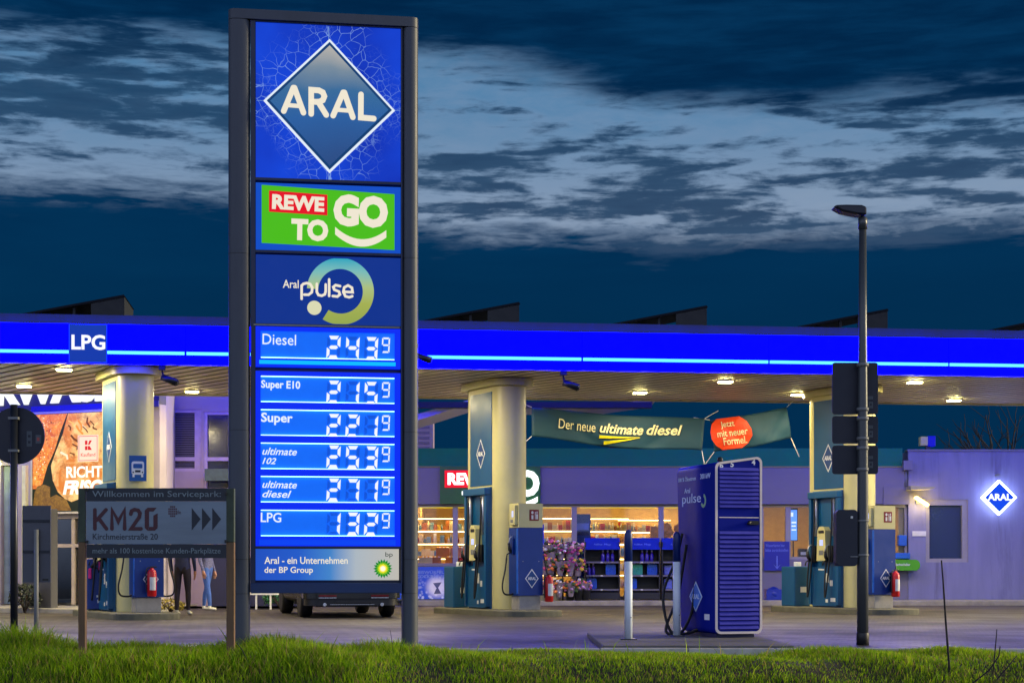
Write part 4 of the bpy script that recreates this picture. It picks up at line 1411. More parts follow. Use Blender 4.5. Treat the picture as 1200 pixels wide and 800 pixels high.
for a, b in ((103, 573.5), (103, 634.5), (265.4, 578), (265.4, 634)):
    MB().m(BLACK).cbox(wx(a), -0.045, wz(b), 0.022, 0.03, 0.03).build("fixing", wsg)

# ------------------------------------------------------------------ street lamp with sign backs
LD = 21.1
LS = FPX / LD
lam_ = thing("street_lamp", "slender dark street lamp carrying three sign backs and a dark box", "street lamp", (X(1011, LD), LD, 0), 0)
lx_ = lambda p: (p - 1011.0) / LS
lz_ = lambda p: EYE + (HOR - p) / LS
LP = mat("lamp_pole", (62, 66, 68), 0.36, 0.1, var=0.14, scale=3, stretch=(1, 1, 0.2), dirt=0.3, dirtcol=(34, 32, 26))
m_ = MB().m(LP).lathe([(0.07, -0.1), (0.07, lz_(660)), (0.064, lz_(500)), (0.052, lz_(400)), (0.045, lz_(268))], 0, 0, 20)
m_.lathe([(0.056, lz_(269)), (0.056, lz_(256)), (0.03, lz_(254))], 0, 0, 20)
m_.m(BLACK).lathe([(0.078, -0.05), (0.078, 0.14), (0.071, 0.16)], 0, 0, 20)
m_.build("pole", lam_)
m_ = MB().m(DARK)
m_.prism([(lx_(975), lz_(244)), (lx_(985), lz_(249.5)), (lx_(1002), lz_(253)), (lx_(1013.5), lz_(254)), (lx_(1013.5), lz_(244.5)), (lx_(1008), lz_(242.2)), (lx_(990), lz_(241.8)), (lx_(979), lz_(242.2))], -0.12, 0.12, 'y')
m_.build("lamp_head", lam_, bevel=0.03)
SGB = mat("sign_back", (30, 34, 46), 0.55, 0.2, var=0.12, dirt=0.2)
STK = mat("sign_sticker", (70, 78, 84), 0.6)
for a, b in ((423.5, 484.5), (486.5, 518.8), (521, 554.8)):
    m_ = MB().m(SGB).prism(rrect(lx_(977), lx_(1031), lz_(b), lz_(a), 0.035), 0.10, 0.118)
    zc = lz_(b - 12)
    m_.m(STK).box(lx_(1020), lx_(1025), 0.098, 0.0998, zc - 0.05, zc + 0.03).box(lx_(1019), lx_(1025), 0.098, 0.0998, zc + 0.06, zc + 0.1)
    m_.m(SGB).box(lx_(1021.5), lx_(1023.5), 0.0965, 0.0979, zc - 0.02, zc + 0.01)
    m_.build("sign_board", lam_, bevel=0.003)
    for zz in (lz_(a + 4), lz_(b - 5)):
        MB().m(GREYP).lathe([(0.075, zz - 0.02), (0.075, zz + 0.02)], 0, 0, 16).box(-0.03, 0.03, 0.06, 0.0995, zz - 0.02, zz + 0.02).build("clamp", lam_)
m_ = MB().m(SGB).prism(rrect(lx_(979), lx_(1004), lz_(663), lz_(597), 0.05), -0.06, 0.14)
m_.m(LBL).cbox(lx_(997), -0.065, lz_(606), 0.03, 0.01, 0.03)
m_.m(GREYP).cbox(lx_(1000), -0.065, lz_(652), 0.1, 0.01, 0.015)
m_.build("control_box", lam_, bevel=0.01)
for zz in (lz_(610), lz_(650)):
    MB().m(GREYP).lathe([(0.078, zz - 0.012), (0.078, zz + 0.012)], 0, 0, 16).build("clamp", lam_)

# ------------------------------------------------------------------ charging column
HD = 21.8
chg = thing("charging_station", "deep blue charging column with white-edged louvred end and hanging cable", "charging station", (X(865.5, HD), HD, 0.06), R(16))
HW, HH0, HH1 = 0.322, 2.22, 2.31
HL = 1.32


def chg_outline(k=0.0, r=0.075):
    p = []
    for cx_, cz_, a in ((HW - k - r, 0.05 + k + r, -90), (HW - k - r, HH1 - k - r, 0), (-HW + k + r, HH0 - k - r + 0.02, 90), (-HW + k + r, 0.05 + k + r, 180)):
        for j in range(7):
            t = R(a + 90 * j / 6)
            p.append((cx_ + r * math.cos(t), cz_ + r * math.sin(t)))
    return p


o_ = chg_outline()
nn = len(o_)
m_ = MB().m(DEEP)
far = [(x_ * 1.0 - 0.0, HL - 0.16 * (1 - (z_ / HH1)), z_) for x_, z_ in o_]
m_.add([(x_, 0.0, z_) for x_, z_ in o_] + far, [tuple(range(nn)), tuple(range(2 * nn - 1, nn - 1, -1))], False)
oo = len(m_.v) - 2 * nn
for k in range(nn):
    j = (k + 1) % nn
    m_.f.append((oo + k, oo + nn + k, oo + nn + j, oo + j)); m_.fm.append(m_.cur); m_.sm.append(True)
m_.build("housing", chg)
MB().m(mat("plinth_blue", (6, 12, 60), 0.5)).box(-HW + 0.04, HW - 0.08, 0.06, HL - 0.25, 0, 0.0495).build("plinth", chg)
# white outline of the end panel
a_, b2_ = chg_outline(0.0, 0.075), chg_outline(0.03, 0.055)
m_ = MB().m(mat("panel_outline", (240, 222, 208), 0.4, var=0.05))
vs = [(x_, -0.012, z_) for x_, z_ in a_] + [(x_, -0.012, z_) for x_, z_ in b2_] + [(x_, -0.0005, z_) for x_, z_ in a_] + [(x_, -0.0005, z_) for x_, z_ in b2_]
fs = []
for k in range(nn):
    j = (k + 1) % nn
    fs += [(k, j, nn + j, nn + k), (2 * nn + k, 2 * nn + j, j, k), (nn + k, nn + j, 3 * nn + j, 3 * nn + k)]
m_.add(vs, fs, False)
m_.build("end_frame", chg)
LOUV = mat("louvre_blue", (78, 76, 178), 0.35, 0.0, var=0.08)
m_ = MB().m(LOUV)


def louvre(z, x0, x1):
    m_.add([(x0, -0.004, z + 0.028), (x1, -0.004, z + 0.028), (x1, -0.034, z - 0.012), (x0, -0.034, z - 0.012), (x0, -0.004, z - 0.02), (x1, -0.004, z - 0.02)],
           [(0, 3, 2, 1), (3, 4, 5, 2), (0, 4, 3), (1, 2, 5)], False)


cz2 = lambda p: (750.5 - p) / 91.7 + 0.03
for k in range(10):
    z = cz2(557) - k * 0.052
    louvre(z, -HW + 0.055, HW - 0.05)
m_.build("upper_louvre", chg)
m_ = MB().m(LOUV)
for k in range(22):
    louvre(cz2(631) - k * 0.0575, -HW + 0.055, HW - 0.05)
m_.build("lower_louvre", chg)
m_ = MB().m(DEEP).box(-HW + 0.05, HW - 0.045, -0.012, -0.0008, cz2(628), cz2(613))
m_.m(mat("panel_outline")).box(-HW + 0.05, HW - 0.045, -0.0145, -0.0122, cz2(613.2), cz2(612.2))
m_.m(BLACK).box(0.13, 0.26, -0.05, -0.0122, cz2(621), cz2(616.5)).tube([(0.15, -0.04, cz2(618)), (0.1, -0.06, cz2(620))], 0.015, 8)
m_.build("lock_panel", chg)
m_ = MB().m(mat("panel_white_print", (250, 248, 250), 0.5))
for s, a, b, t_ in (("6", 841.5, 846, 546), ("5", 855, 859.2, 544.6), ("4", 882, 886.6, 541.8)):
    m_.text(s, (a - 865.5) / 91.7, (b - 865.5) / 91.7, cz2(t_ + 9.2), cz2(t_ + 2.6), -0.0008, 0.004, 0.03)
m_.build("bay_numbers", chg)
# print on the long flank (looks to -x)
PRT = mat("pale_print", (206, 228, 250), 0.5)
m_ = MB()
flank = -HW - 0.0
m_.m(PRT)
fx = lambda p: -HL + (p - 795.0) / 43.0 * HL      # along the flank: column px -> -y
m_.text("100 % Ökostrom", fx(797), fx(817), cz2(566.5), cz2(560.5), flank, 0.003, 0.01)
m_.text("300 kW", fx(822), fx(833), cz2(566), cz2(560), flank, 0.003, 0.01)
turn(m_).build("power_print", chg)
m_ = MB().m(PRT)
m_.text("Aral", fx(804), fx(810.5), cz2(581), cz2(575), flank, 0.003, 0.01)
m_.text("pulse", fx(801.5), fx(822.5), cz2(597), cz2(582), flank, 0.003, 0.0)
m_.m(mat("ring_green", (130, 190, 120), 0.5)).prism(ring(fx(825.3), cz2(592), 0.05, 0.09, -150, 80, 20), flank - 0.003, flank - 0.0005)
turn(m_).build("name_print", chg)
m_ = MB()
m_.m(mat("panel_white_print")).box(fx(826.5), fx(832), flank - 0.003, flank - 0.0005, cz2(733), cz2(726))
turn(m_).build("sticker", chg)
m_ = MB()
emblem(m_, fx(817), cz2(706), 0.22, 0.2, flank, PRT, mat("emblem_blue_bright", (30, 120, 220), 0.4))
turn(m_)
m_.build("emblem", chg)
MB().m(BLACK).ball((-0.15, 0.25, HH0 + 0.06), 0.04).build("antenna", chg)
for pts in ([(-HW - 0.03, 1.05, 1.35), (-HW - 0.10, 1.1, 1.0), (-HW - 0.30, 1.05, 0.55), (-HW - 0.26, 0.95, 0.1), (-HW - 0.14, 0.85, 0.03), (-HW - 0.02, 0.75, 0.3), (-HW + 0.02, 0.7, 0.75)],
            [(-HW - 0.03, 0.9, 1.2), (-HW - 0.06, 0.95, 0.9), (-HW - 0.12, 1.0, 0.5), (-HW - 0.3, 0.95, 0.06), (-HW - 0.1, 0.75, 0.03), (-HW + 0.04, 0.6, 0.1)]):
    MB().m(BLACK).tube(hose(pts, 10), 0.02, 8).build("charging_cable", chg)

# bollards
PB = mat("bollard_blue", (16, 42, 110), 0.4, var=0.1)
PW = mat("bollard_pale", (226, 234, 242), 0.4, var=0.06, dirt=0.2)
bol = None
for px, Yb, lab in ((736.5, 21.2, "pale bollard with blue top standing alone before the bottle racks"), (793, 22.3, "pale bollard with blue top close to the charging column's cable")):
    if bol is None:
        bol = thing("bollard", lab, "bollard", (0, 0, 0), 0, "bollards at the charging column")
        MB().m(PW).lathe([(0.049, 0.0), (0.049, 0.97)], 0, 0, 20).m(DARK).lathe([(0.006, 0.27), (0.006, 0.28)], 0.03, -0.045, 6).build("post", bol)
        MB().m(PB).lathe([(0.0495, 0.971), (0.0495, 1.30), (0.044, 1.33), (0.028, 1.355), (0.01, 1.365)], 0, 0, 20).build("cap", bol)
        MB().m(DARK).box(-0.1, 0.1, -0.08, 0.08, 0, 0.012).build("base_plate", bol)
        r = bol
    else:
        r = dup(bol, (0, 0, 0), None, lab)
    r.location = (X(px, Yb), Yb, 0.06)

# ------------------------------------------------------------------ signs by the kerb
RD = 20.8
rs = thing("round_sign", "round traffic sign seen from its dark back on a thin pole", "traffic sign", (X(16.5, RD), RD, 0), 0)
RSc = FPX / RD
MB().m(DARK).lathe([(0.045, -0.3), (0.045, Z(474, RD))], 0, 0, 14).build("pole", rs)
ccx, ccz = (17.5 - 16.5) / RSc, Z(510, RD)
m_ = MB().m(SGB).prism(ring(ccx, ccz, 0, 33.5 / RSc, 0, 360, 48)[:48], 0.05, 0.065, 'y', True)
m_.m(STK)
for a, b, c_, d_ in ((30, 36, 504.5, 522.5), (40.5, 47, 509, 519)):
    m_.box((a - 16.5) / RSc, (b - 16.5) / RSc, 0.0475, 0.0498, Z(d_, RD), Z(c_, RD))
m_.m(SGB).box((31.5 - 16.5) / RSc, (34.5 - 16.5) / RSc, 0.046, 0.0474, Z(512, RD), Z(509, RD)).box((31.5 - 16.5) / RSc, (34.5 - 16.5) / RSc, 0.046, 0.0474, Z(519, RD), Z(516, RD))
m_.m(mat("sticker_red", (150, 60, 56), 0.5)).box((42 - 16.5) / RSc, (45 - 16.5) / RSc, 0.046, 0.0474, Z(516, RD), Z(512, RD))
m_.build("disc", rs)
for zz in (Z(490, RD), Z(528, RD)):
    MB().m(GREYP).box(-0.06, 0.06, -0.05, 0.0495, zz - 0.015, zz + 0.015).build("clamp", rs)

BD = 20.4
bs = thing("board_sign", "plain grey sign board back on a short grey post by tall grass", "sign", (X(42.5, BD), BD, 0), 0)
BS = FPX / BD
MB().m(GREYP).lathe([(0.028, -0.3), (0.028, Z(620, BD))], 0, 0, 12).build("post", bs)
m_ = MB().m(mat("board_back_grey", (78, 80, 88), 0.55, 0.3, var=0.1, dirt=0.3)).box((25.5 - 42.5) / BS, (58.5 - 42.5) / BS, 0.03, 0.05, Z(682, BD), Z(592, BD))
for zz in (610, 646):
    m_.m(DARK).box((26 - 42.5) / BS, (58 - 42.5) / BS, 0.018, 0.0298, Z(zz + 1.5, BD), Z(zz - 1.5, BD))
m_.m(BLACK).box((49 - 42.5) / BS, (56 - 42.5) / BS, 0.027, 0.0298, Z(680, BD), Z(677.5, BD))
m_.build("board", bs)

# ------------------------------------------------------------------ banners under the roof edge
BAN = mat("banner_cloth", (18, 62, 86), 0.7, var=0.12, scale=1.5)
BLET = mat("banner_letters", (236, 228, 180), 0.6, var=0.05)
BYEL = mat("banner_yellow", (226, 214, 20), 0.6)


def banner(name, label, corners, Yb, seed):
    """corners (px, py) top-left, top-right, bottom-right, bottom-left -> cloth grid hung at depth Yb"""
    TL, TR, BR, BL = [Vector((X(a, Yb), Z(b, Yb))) for a, b in corners]
    cen = (TL + TR + BR + BL) / 4
    ang = math.atan2(TR.y - TL.y, TR.x - TL.x)
    r_ = thing(name, label, "banner", (cen.x, Yb, cen.y), 0)
    r_.rotation_euler = (0, -ang, 0)
    ca, sa = math.cos(ang), math.sin(ang)
    loc = lambda p: ((p.x - cen.x) * ca + (p.y - cen.y) * sa, -(p.x - cen.x) * sa + (p.y - cen.y) * ca)
    TL, TR, BR, BL = map(loc, (TL, TR, BR, BL))
    nx, nz = 56, 14

    def surf(u, v):
        xx = (TL[0] * (1 - u) + TR[0] * u) * (1 - v) + (BL[0] * (1 - u) + BR[0] * u) * v
        zz = (TL[1] * (1 - u) + TR[1] * u) * (1 - v) + (BL[1] * (1 - u) + BR[1] * u) * v
        edge = math.sin(math.pi * u)
        zz -= 0.10 * edge * edge * (0.55 if v < 0.5 else 1.0) * abs(TR[0] - TL[0]) / 4.0
        yy = 0.03 * math.sin(u * 7 + v * 3 + seed) + 0.012 * math.sin(v * 6 - u * 14 + seed) - 0.05 * math.sin(math.pi * v)
        yy += 0.03 * math.exp(-((u - 0.06 - v * .35) ** 2) * 260) + 0.03 * math.exp(-((u - 0.95 + v * .3) ** 2) * 300)
        return xx, yy, zz
    m_ = MB().m(BAN)
    m_.add([surf(i / nx, j / nz) for j in range(nz + 1) for i in range(nx + 1)], [(j * (nx + 1) + i, (j + 1) * (nx + 1) + i, (j + 1) * (nx + 1) + i + 1, j * (nx + 1) + i + 1) for j in range(nz) for i in range(nx)], True)
    cl = m_.build("cloth", r_)
    so = cl.modifiers.new("solid", 'SOLIDIFY'); so.thickness = 0.006; so.offset = 1.0
    for c_, dx_, dz_ in ((TL, -0.35, 0.12), (TR, 0.3, 0.2), (BR, 0.12, -0.45), (BL, -0.3, -0.3)):
        MB().m(WHITE).tube([(c_[0], 0, c_[1]), (c_[0] + dx_, 0.05, c_[1] + dz_)], 0.008, 6).build("cord", r_)
    return r_, surf, (TL, TR, BR, BL)


def bx_print(r_, builder, surf, ext, name):
    """press flat print onto the cloth: offset each vertex by the cloth's own depth"""
    TL, TR, BR, BL = ext
    wv = []
    for v in builder.v:
        u = min(1, max(0, (v[0] - TL[0]) / (TR[0] - TL[0]))); q_ = min(1, max(0, (TL[1] - v[2]) / (TL[1] - BL[1])))
        s_ = surf(u, q_)
        sag = 0.075 * math.sin(math.pi * u) ** 2 * abs(TR[0] - TL[0]) / 4.0
        wv.append((v[0], s_[1] - 0.055 + v[1], v[2] - sag))
    builder.v = wv
    return builder.build(name, r_)


Yb = 38.45
r_, surf, ext = banner("fuel_banner", "long green banner with slogan and yellow arrow hanging under the roof's back edge", ((623, 477), (826, 490), (822.5, 527.5), (623, 511)), Yb, 0.4)
k_ = Yb / FPX
m_ = MB().m(BLET)
ax = lambda p: (p - 724.0) * k_
az0 = lambda p: -p * k_
m_.text("Der neue", ax(655), ax(698), az0(4), az0(-7.5), 0, 0.002, 0.0)
bx_print(r_, m_, surf, ext, 'slogan')
m_ = MB().m(BLET)
m_.text("ultimate", ax(703), ax(754), az0(3.6), az0(-8), 0, 0.002, 0.02, 0.25)
m_.text("diesel", ax(758), ax(799.5), az0(3.4), az0(-8.6), 0, 0.002, 0.02, 0.25)
bx_print(r_, m_, surf, ext, 'product_name')
m_ = MB().m(BYEL)
for k in range(8):                     # two tapering yellow strokes, in short pieces that follow the cloth
    u0, u1 = k / 8.0, (k + 1) / 8.0
    for (xs_, ys_, xe_, ye_, w0_) in ((703, 8.5, 750, 6.2, 3.2), (709, 15, 751, 6.6, 3.6)):
        a0_, b0_ = xs_ + (xe_ - xs_) * u0, ys_ + (ye_ - ys_) * u0
        a1_, b1_ = xs_ + (xe_ - xs_) * u1, ys_ + (ye_ - ys_) * u1
        h0_, h1_ = w0_ * (1 - u0) * .5 + .2, w0_ * (1 - u1) * .5 + .2
        m_.add([(ax(a0_), -0.002, az0(b0_ - h0_)), (ax(a0_), -0.002, az0(b0_ + h0_)), (ax(a1_), -0.002, az0(b1_ + h1_)), (ax(a1_), -0.002, az0(b1_ - h1_))], [(0, 1, 2, 3)], False)
bx_print(r_, m_, surf, ext, 'swoosh')
Yb = 38.7
k_ = Yb / FPX
r_, surf, ext = banner("formula_banner", "short green banner with orange octagonal patch tilted upwards", ((832, 492), (922, 477), (927, 513), (837, 529)), Yb, 2.4)
ax = lambda p: (p - 879.5) * k_
m_ = MB().m(mat("banner_orange", (232, 66, 16), 0.6, var=0.06))
oc = [(-24.2, 4), (-21, 13), (-14, 18.5), (12, 18.5), (20, 12), (24, 2), (24, -6), (18, -14), (10, -18.5), (-13, -18.5), (-20, -12.5), (-24, -5)]
rows_ = 7
cv = [(ax(856) , 0.0, 0.0)]
no = len(oc)
for q_ in range(1, rows_ + 1):
    cv += [(ax(856) + a * k_ * q_ / rows_, 0.0, b * k_ * q_ / rows_) for a, b in oc]
m_.add(cv, [(0, 1 + (k + 1) % no, 1 + k)[::-1] for k in range(no)] + [(1 + q_ * no + k, 1 + q_ * no + (k + 1) % no, 1 + (q_ + 1) * no + (k + 1) % no, 1 + (q_ + 1) * no + k)[::-1] for q_ in range(rows_ - 1) for k in range(no)], False)
bx_print(r_, m_, surf, ext, 'patch')
m_ = MB()
m_.m(BLET).text("Jetzt", ax(845), ax(861), 5.4 * k_, 14.5 * k_, -0.014, 0.002, 0.01)
m_.text("mit neuer", ax(839), ax(875), -3.6 * k_, 4 * k_, -0.014, 0.002, 0.01)
m_.text("Formel.", ax(845), ax(873), -13.6 * k_, -5 * k_, -0.014, 0.002, 0.01)
bx_print(r_, m_, surf, ext, 'patch_slogan')

# ------------------------------------------------------------------ shop sign, racks and goods in front of the shop
ssg = thing("shop_sign", "dark green lit sign with white letters above the shop windows behind the cream column", "sign", (sx_(574.5), 44.9, sz_(569)), 0)
ix = lambda p: (p - 574.5) * 0.0225
iz = lambda p: (569.0 - p) * 0.0225
m_ = MB().m(mat("sign_dark_green", (10, 96, 24), 0.45, var=0.08)).box(ix(516), ix(633), -0.12, -0.003, iz(590.4), iz(546.5))
m_.build("backing", ssg)
SL = glow("sign_letter_glow", (250, 255, 250), 1.6)
m_ = MB().m(glow("sign_red_glow", (236, 6, 30), 1.0)).box(ix(521.5), ix(574), -0.17, -0.1205, iz(571.5), iz(551.5))
m_.m(SL).text("REWE", ix(525), ix(571), iz(568.5), iz(554.5), -0.17, 0.012, 0.05)
m_.build("red_plate", ssg)
m_ = MB().m(SL).text("TO", ix(541.5), ix(574), iz(595.5 - 0.6), iz(575.5), -0.1205, 0.05, 0.045)
m_.text("GO", ix(580), ix(632), iz(582.2), iz(551), -0.1205, 0.05, 0.055)
arc = [(581 + 49 * k / 12.0, 585 + 7.5 * (1 - ((k - 6) / 6.0) ** 2)) for k in range(13)]
m_.prism([(ix(x), iz(y - 3.2)) for x, y in arc][::-1] + [(ix(x), iz(y + 3)) for x, y in arc], -0.17, -0.1205)
m_.build("letters", ssg)

GY = 43.9
gxx = lambda p, Y_=GY: X(p, Y_)
gzz = lambda p, Y_=GY: Z(p, Y_)


def snow_mat():
    m = bpy.data.materials.new("snow_print"); m.use_nodes = True
    t = m.node_tree; h = NT(t); b = t.nodes['Principled BSDF']
    tcn = h.n('ShaderNodeTexCoord')
    vo = h.n('ShaderNodeTexVoronoi'); vo.inputs['Scale'].default_value = 11.0
    h.link(tcn.outputs['Object'], vo.inputs['Vector'])
    sp_ = h.n('ShaderNodeSeparateXYZ'); h.link(tcn.outputs['Object'], sp_.inputs[0])
    f = h.rng(vo.outputs['Distance'], 0.25, 0.5, 1.0, 0.0)
    low = h.rng(h.m('ADD', sp_.outputs[2], h.m('MULTIPLY', sp_.outputs[0], -0.35)), -0.15, 0.75, 1.0, 0.0)
    c_ = h.mix(h.m('MULTIPLY', f, low), lin(30, 84, 206), lin(232, 242, 252))
    # pale burst behind the picture in the middle of the print
    d_ = h.m('SQRT', h.m('ADD', h.m('POWER', h.m('ADD', sp_.outputs[0], -0.22), 2.0), h.m('POWER', h.m('ADD', sp_.outputs[2], -0.34), 2.0)))
    c_ = h.mix(h.rng(d_, 0.12, 0.36, 0.95, 0.0, True), c_, lin(246, 246, 250))
    h.link(c_, b.inputs['Base Color']); b.inputs['Roughness'].default_value = 0.4
    return m


ice = thing("ice_chest", "low ice chest with a snowy blue printed front under the shop window", "freezer", (gxx(502), GY, 0.12), 0)
m_ = MB().m(snow_mat()).box(gxx(452) - gxx(502), gxx(538.5) - gxx(502), 0.0, 0.62, 0.03, 0.86)
m_.m(mat("print_pale_blue", (130, 160, 220), 0.5)).text("EISWÜRFEL", -0.26, 0.40, 0.68, 0.77, 0, 0.004, 0.01)
m_.text("COCKTAIL EIS", -0.3, 0.46, 0.57, 0.65, 0, 0.004, 0.01)
m_.m(mat("print_grey", (84, 90, 130), 0.5)).prism([(0.12, 0.44), (0.34, 0.46), (0.25, 0.32), (0.33, 0.17), (0.14, 0.16), (0.21, 0.31)], -0.004, -0.0005)
m_.build("body", ice, bevel=0.01)
MB().m(PANELW).box(gxx(451) - gxx(502), gxx(539.5) - gxx(502), -0.02, 0.64, 0.865, 0.95).build("lid", ice, bevel=0.015)
MB().m(GREYP).box(gxx(454) - gxx(502), gxx(536) - gxx(502), 0.02, 0.6, 0, 0.0295).build("foot", ice)

# bottle racks
RK = mat("rack_dark", (32, 36, 44), 0.5, 0.2, var=0.15)
RKS = mat("rack_shelf", (116, 112, 122), 0.45, 0.2, var=0.1)
RKH = mat("rack_header", (8, 40, 170), 0.4, var=0.06)
rk0 = None
bottle0 = can0 = None
PUR = mat("purple_bottle", (52, 34, 150), 0.2)
BLB = mat("blue_canister", (12, 80, 190), 0.3)
GRB = mat("green_canister", (40, 150, 120), 0.3)
WCAP = mat("bottle_cap", (186, 180, 196), 0.4)
racks = [(706, "dark bottle rack beside the flower stand"), (753, "dark bottle rack between the lone bollard and the charging column"), (796, "dark bottle rack half hidden by the charging column's cable")]
for i, (px, lab) in enumerate(racks):
    if rk0 is None:
        rk0 = thing("bottle_rack", lab, "rack", (0, 0, 0), 0, "bottle racks before the shop")
        for xx in (-0.45, 0.42):
            MB().m(RK).box(xx, xx + 0.03, 0.0, 0.5, 0, 1.5).build("side_panel", rk0)
        MB().m(RK).box(-0.419, 0.419, 0.47, 0.5, 0.05, 1.5).build("back_panel", rk0)
        MB().m(RK).box(-0.419, 0.419, -0.02, 0.469, 0.03, 0.2).build("base", rk0)
        for zz in (0.28, 0.64, 0.985):
            MB().m(RK).box(-0.419, 0.419, 0.0, 0.469, zz - 0.03, zz).m(RKS).box(-0.419, 0.419, -0.02, -0.0005, zz - 0.035, zz + 0.01).m(LBL).box(-0.05, 0.01, -0.0235, -0.0202, zz - 0.03, zz + 0.005).build("shelf", rk0)
        m_ = MB().m(RKH)
        m_.prism([(-0.03, 1.3), (0.45, 1.3), (0.45, 1.58), (0.12, 1.6)], -0.45, 0.45, 'x')
        m_.m(mat("header_print", (120, 150, 230), 0.5))
        b2 = MB().m(mat("header_print")).text("AdBlue  Pflege", -0.22, 0.22, 1.40, 1.46, 0, 0.004)
        b2.v = [(v[0], -0.03 + (v[2] - 1.3) * 0.5 + v[1] - 0.001, v[2]) for v in b2.v]
        m_.add(b2.v, b2.f, False)
        m_.build("header", rk0)
        r = rk0
    else:
        r = dup(rk0, (0, 0, 0), None, lab)
    r.location = (gxx(px), GY, 0.12)
    bx_ = gxx(px)
    # goods on the shelves
    if bottle0 is None:
        bottle0 = tag(MB().m(PUR).lathe([(0.0, 0), (0.045, 0.0), (0.05, 0.02), (0.05, 0.17), (0.02, 0.23), (0.018, 0.25)], 0, 0, 12).m(WCAP).lathe([(0.024, 0.2505), (0.024, 0.29), (0.02, 0.3)], 0, 0, 10).build("spray_bottle"), "", "bottle", "purple bottles on the rack shelves")
        can0 = tag(MB().m(BLB).prism(rrect(-0.13, 0.13, 0.0, 0.28, 0.05), -0.08, 0.08).m(BLB).tube([(-0.06, 0, 0.27), (-0.04, 0, 0.33), (0.05, 0, 0.33), (0.07, 0, 0.27)], 0.018, 8).m(WCAP).lathe([(0.03, 0.281), (0.03, 0.32)], -0.1, 0, 10).build("canister"), "", "canister", "blue canisters on the rack shelves")
        fb = fc = True
    def place(src, flag, x_, y_, z_, lab_):
        global fb, fc
        if src is bottle0 and fb:
            fb = False; o = src
        elif src is can0 and fc:
            fc = False; o = src
        else:
            o = src.copy(); COL.objects.link(o)
        o.location = (x_, y_, z_); o['label'] = lab_
        return o
    rn = ["beside the flower stand", "beside the lone bollard", "behind the charging cable"][i]
    for k in range(3 if i < 2 else 2):
        place(bottle0, 0, bx_ + (0.02 if i != 1 else 0.0) + 0.125 * k, GY + 0.15, 0.12 + 0.987, "purple spray bottle with pale cap on the rack's top shelf " + rn)
    if i < 2:
        place(can0, 0, bx_ + 0.22 + 0.04 * i, GY + 0.2, 0.12 + 0.642, "blue canister on the middle shelf of the rack " + rn)
        place(can0, 0, bx_ - 0.27, GY + 0.2, 0.12 + 0.282, "blue canister on the bottom shelf of the rack " + rn)
        if i == 1:
            g_ = can0.copy(); g_.data = can0.data.copy(); g_.data.materials[0] = GRB; COL.objects.link(g_)
            g_.location = (bx_ - 0.12, GY + 0.2, 0.12 + 0.642); g_['label'] = "green canister on the middle rack shelf right behind the lone bollard"
        else:
            for q in range(2):
                place(bottle0, 0, bx_ - 0.34 + 0.11 * q, GY + 0.15, 0.12 + 0.642, "purple bottle on the middle shelf next to the flowers")
    else:
        for zz in (0.282, 0.642):
            for q in range(3):
                b_ = MB().m(mat("wrapped_pack", (96, 110, 190), 0.3, var=0.3)).cbox(0, 0, 0.13, 0.22, 0.2, 0.26)
                tag(b_.build("bottle_pack", None, (bx_ - 0.28 + 0.26 * q, GY + 0.2, 0.12 + zz), 0, 0.03), "shrink-wrapped pack of bottles on the rack half hidden by the charging column", "pack", "wrapped packs on the rack")
# blue promotion column inside the window and the slim blue flag by the pump
tag(MB().m(BLUE).box(gxx(674, 45.5), gxx(692, 45.5), 45.45, 45.7, 0.13, gzz(602, 45.5)).m(mat("header_print")).box(gxx(676, 45.5), gxx(690, 45.5), 45.445, 45.4495, gzz(621, 45.5), gzz(613, 45.5)).m(mat("dark_print", (8, 20, 60), 0.5)).box(gxx(676, 45.5), gxx(690, 45.5), 45.445, 45.4495, gzz(627, 45.5), gzz(622.5, 45.5)).build("promotion_column", bevel=0.01), "tall blue promotion column inside the window above the rack by the flowers", "display")
tag(MB().m(mat("flag_blue", (4, 34, 190), 0.5)).box(gxx(628.5, 43.6), gxx(637.5, 43.6), 43.6, 43.64, 0.9, gzz(614, 43.6)).m(BLUE).box(gxx(629, 43.6), gxx(633, 43.6), 43.6, 43.63, gzz(613.8, 43.6), gzz(608, 43.6)).m(DARK).box(gxx(632, 43.6), gxx(634, 43.6), 43.605, 43.635, 0.12, 0.8995).m(DARK).box(gxx(629, 43.6), gxx(637, 43.6), 43.45, 43.8, 0.1205, 0.15).build("flag_stand"), "slim bright blue flag stand behind the pump with the red extinguisher", "flag")

# flower stand
FY = 43.5
fl = thing("flower_stand", "tiered black flower stand full of wrapped bouquets by the shop door", "flower stand", (gxx(662, FY), FY, 0.12))
MB().m(BLACK).tube([(-0.05, 0.1, 0), (-0.05, 0.1, 1.55)], 0.02, 8).build("pole", fl)
for zz, rr0 in ((0.62, 0.36), (1.02, 0.3)):
    MB().m(BLACK).tube([(-0.05 + rr0 * math.cos(t), 0.1 + rr0 * math.sin(t), zz) for t in np.linspace(0, 2 * math.pi, 20)], 0.014, 6).box(-0.05 - rr0, -0.05 + rr0, 0.09, 0.11, zz - 0.01, zz + 0.01).build("ring_tier", fl)
fcols = [(226, 150, 200), (240, 226, 232), (214, 90, 140), (236, 190, 60), (190, 140, 206), (240, 130, 60), (160, 60, 130), (240, 230, 200)]
FM = [mat("petals_%s" % n_, c_, 0.7, var=0.35, scale=14) for n_, c_ in zip(("pink", "white", "rose", "yellow", "lilac", "orange", "plum", "cream"), fcols)]
LEAF = mat("bouquet_leaf", (46, 78, 30), 0.6, var=0.3)
FOIL = mat("bouquet_foil", (150, 138, 150), 0.3, 0.1, var=0.2)
fr = random.Random(5)


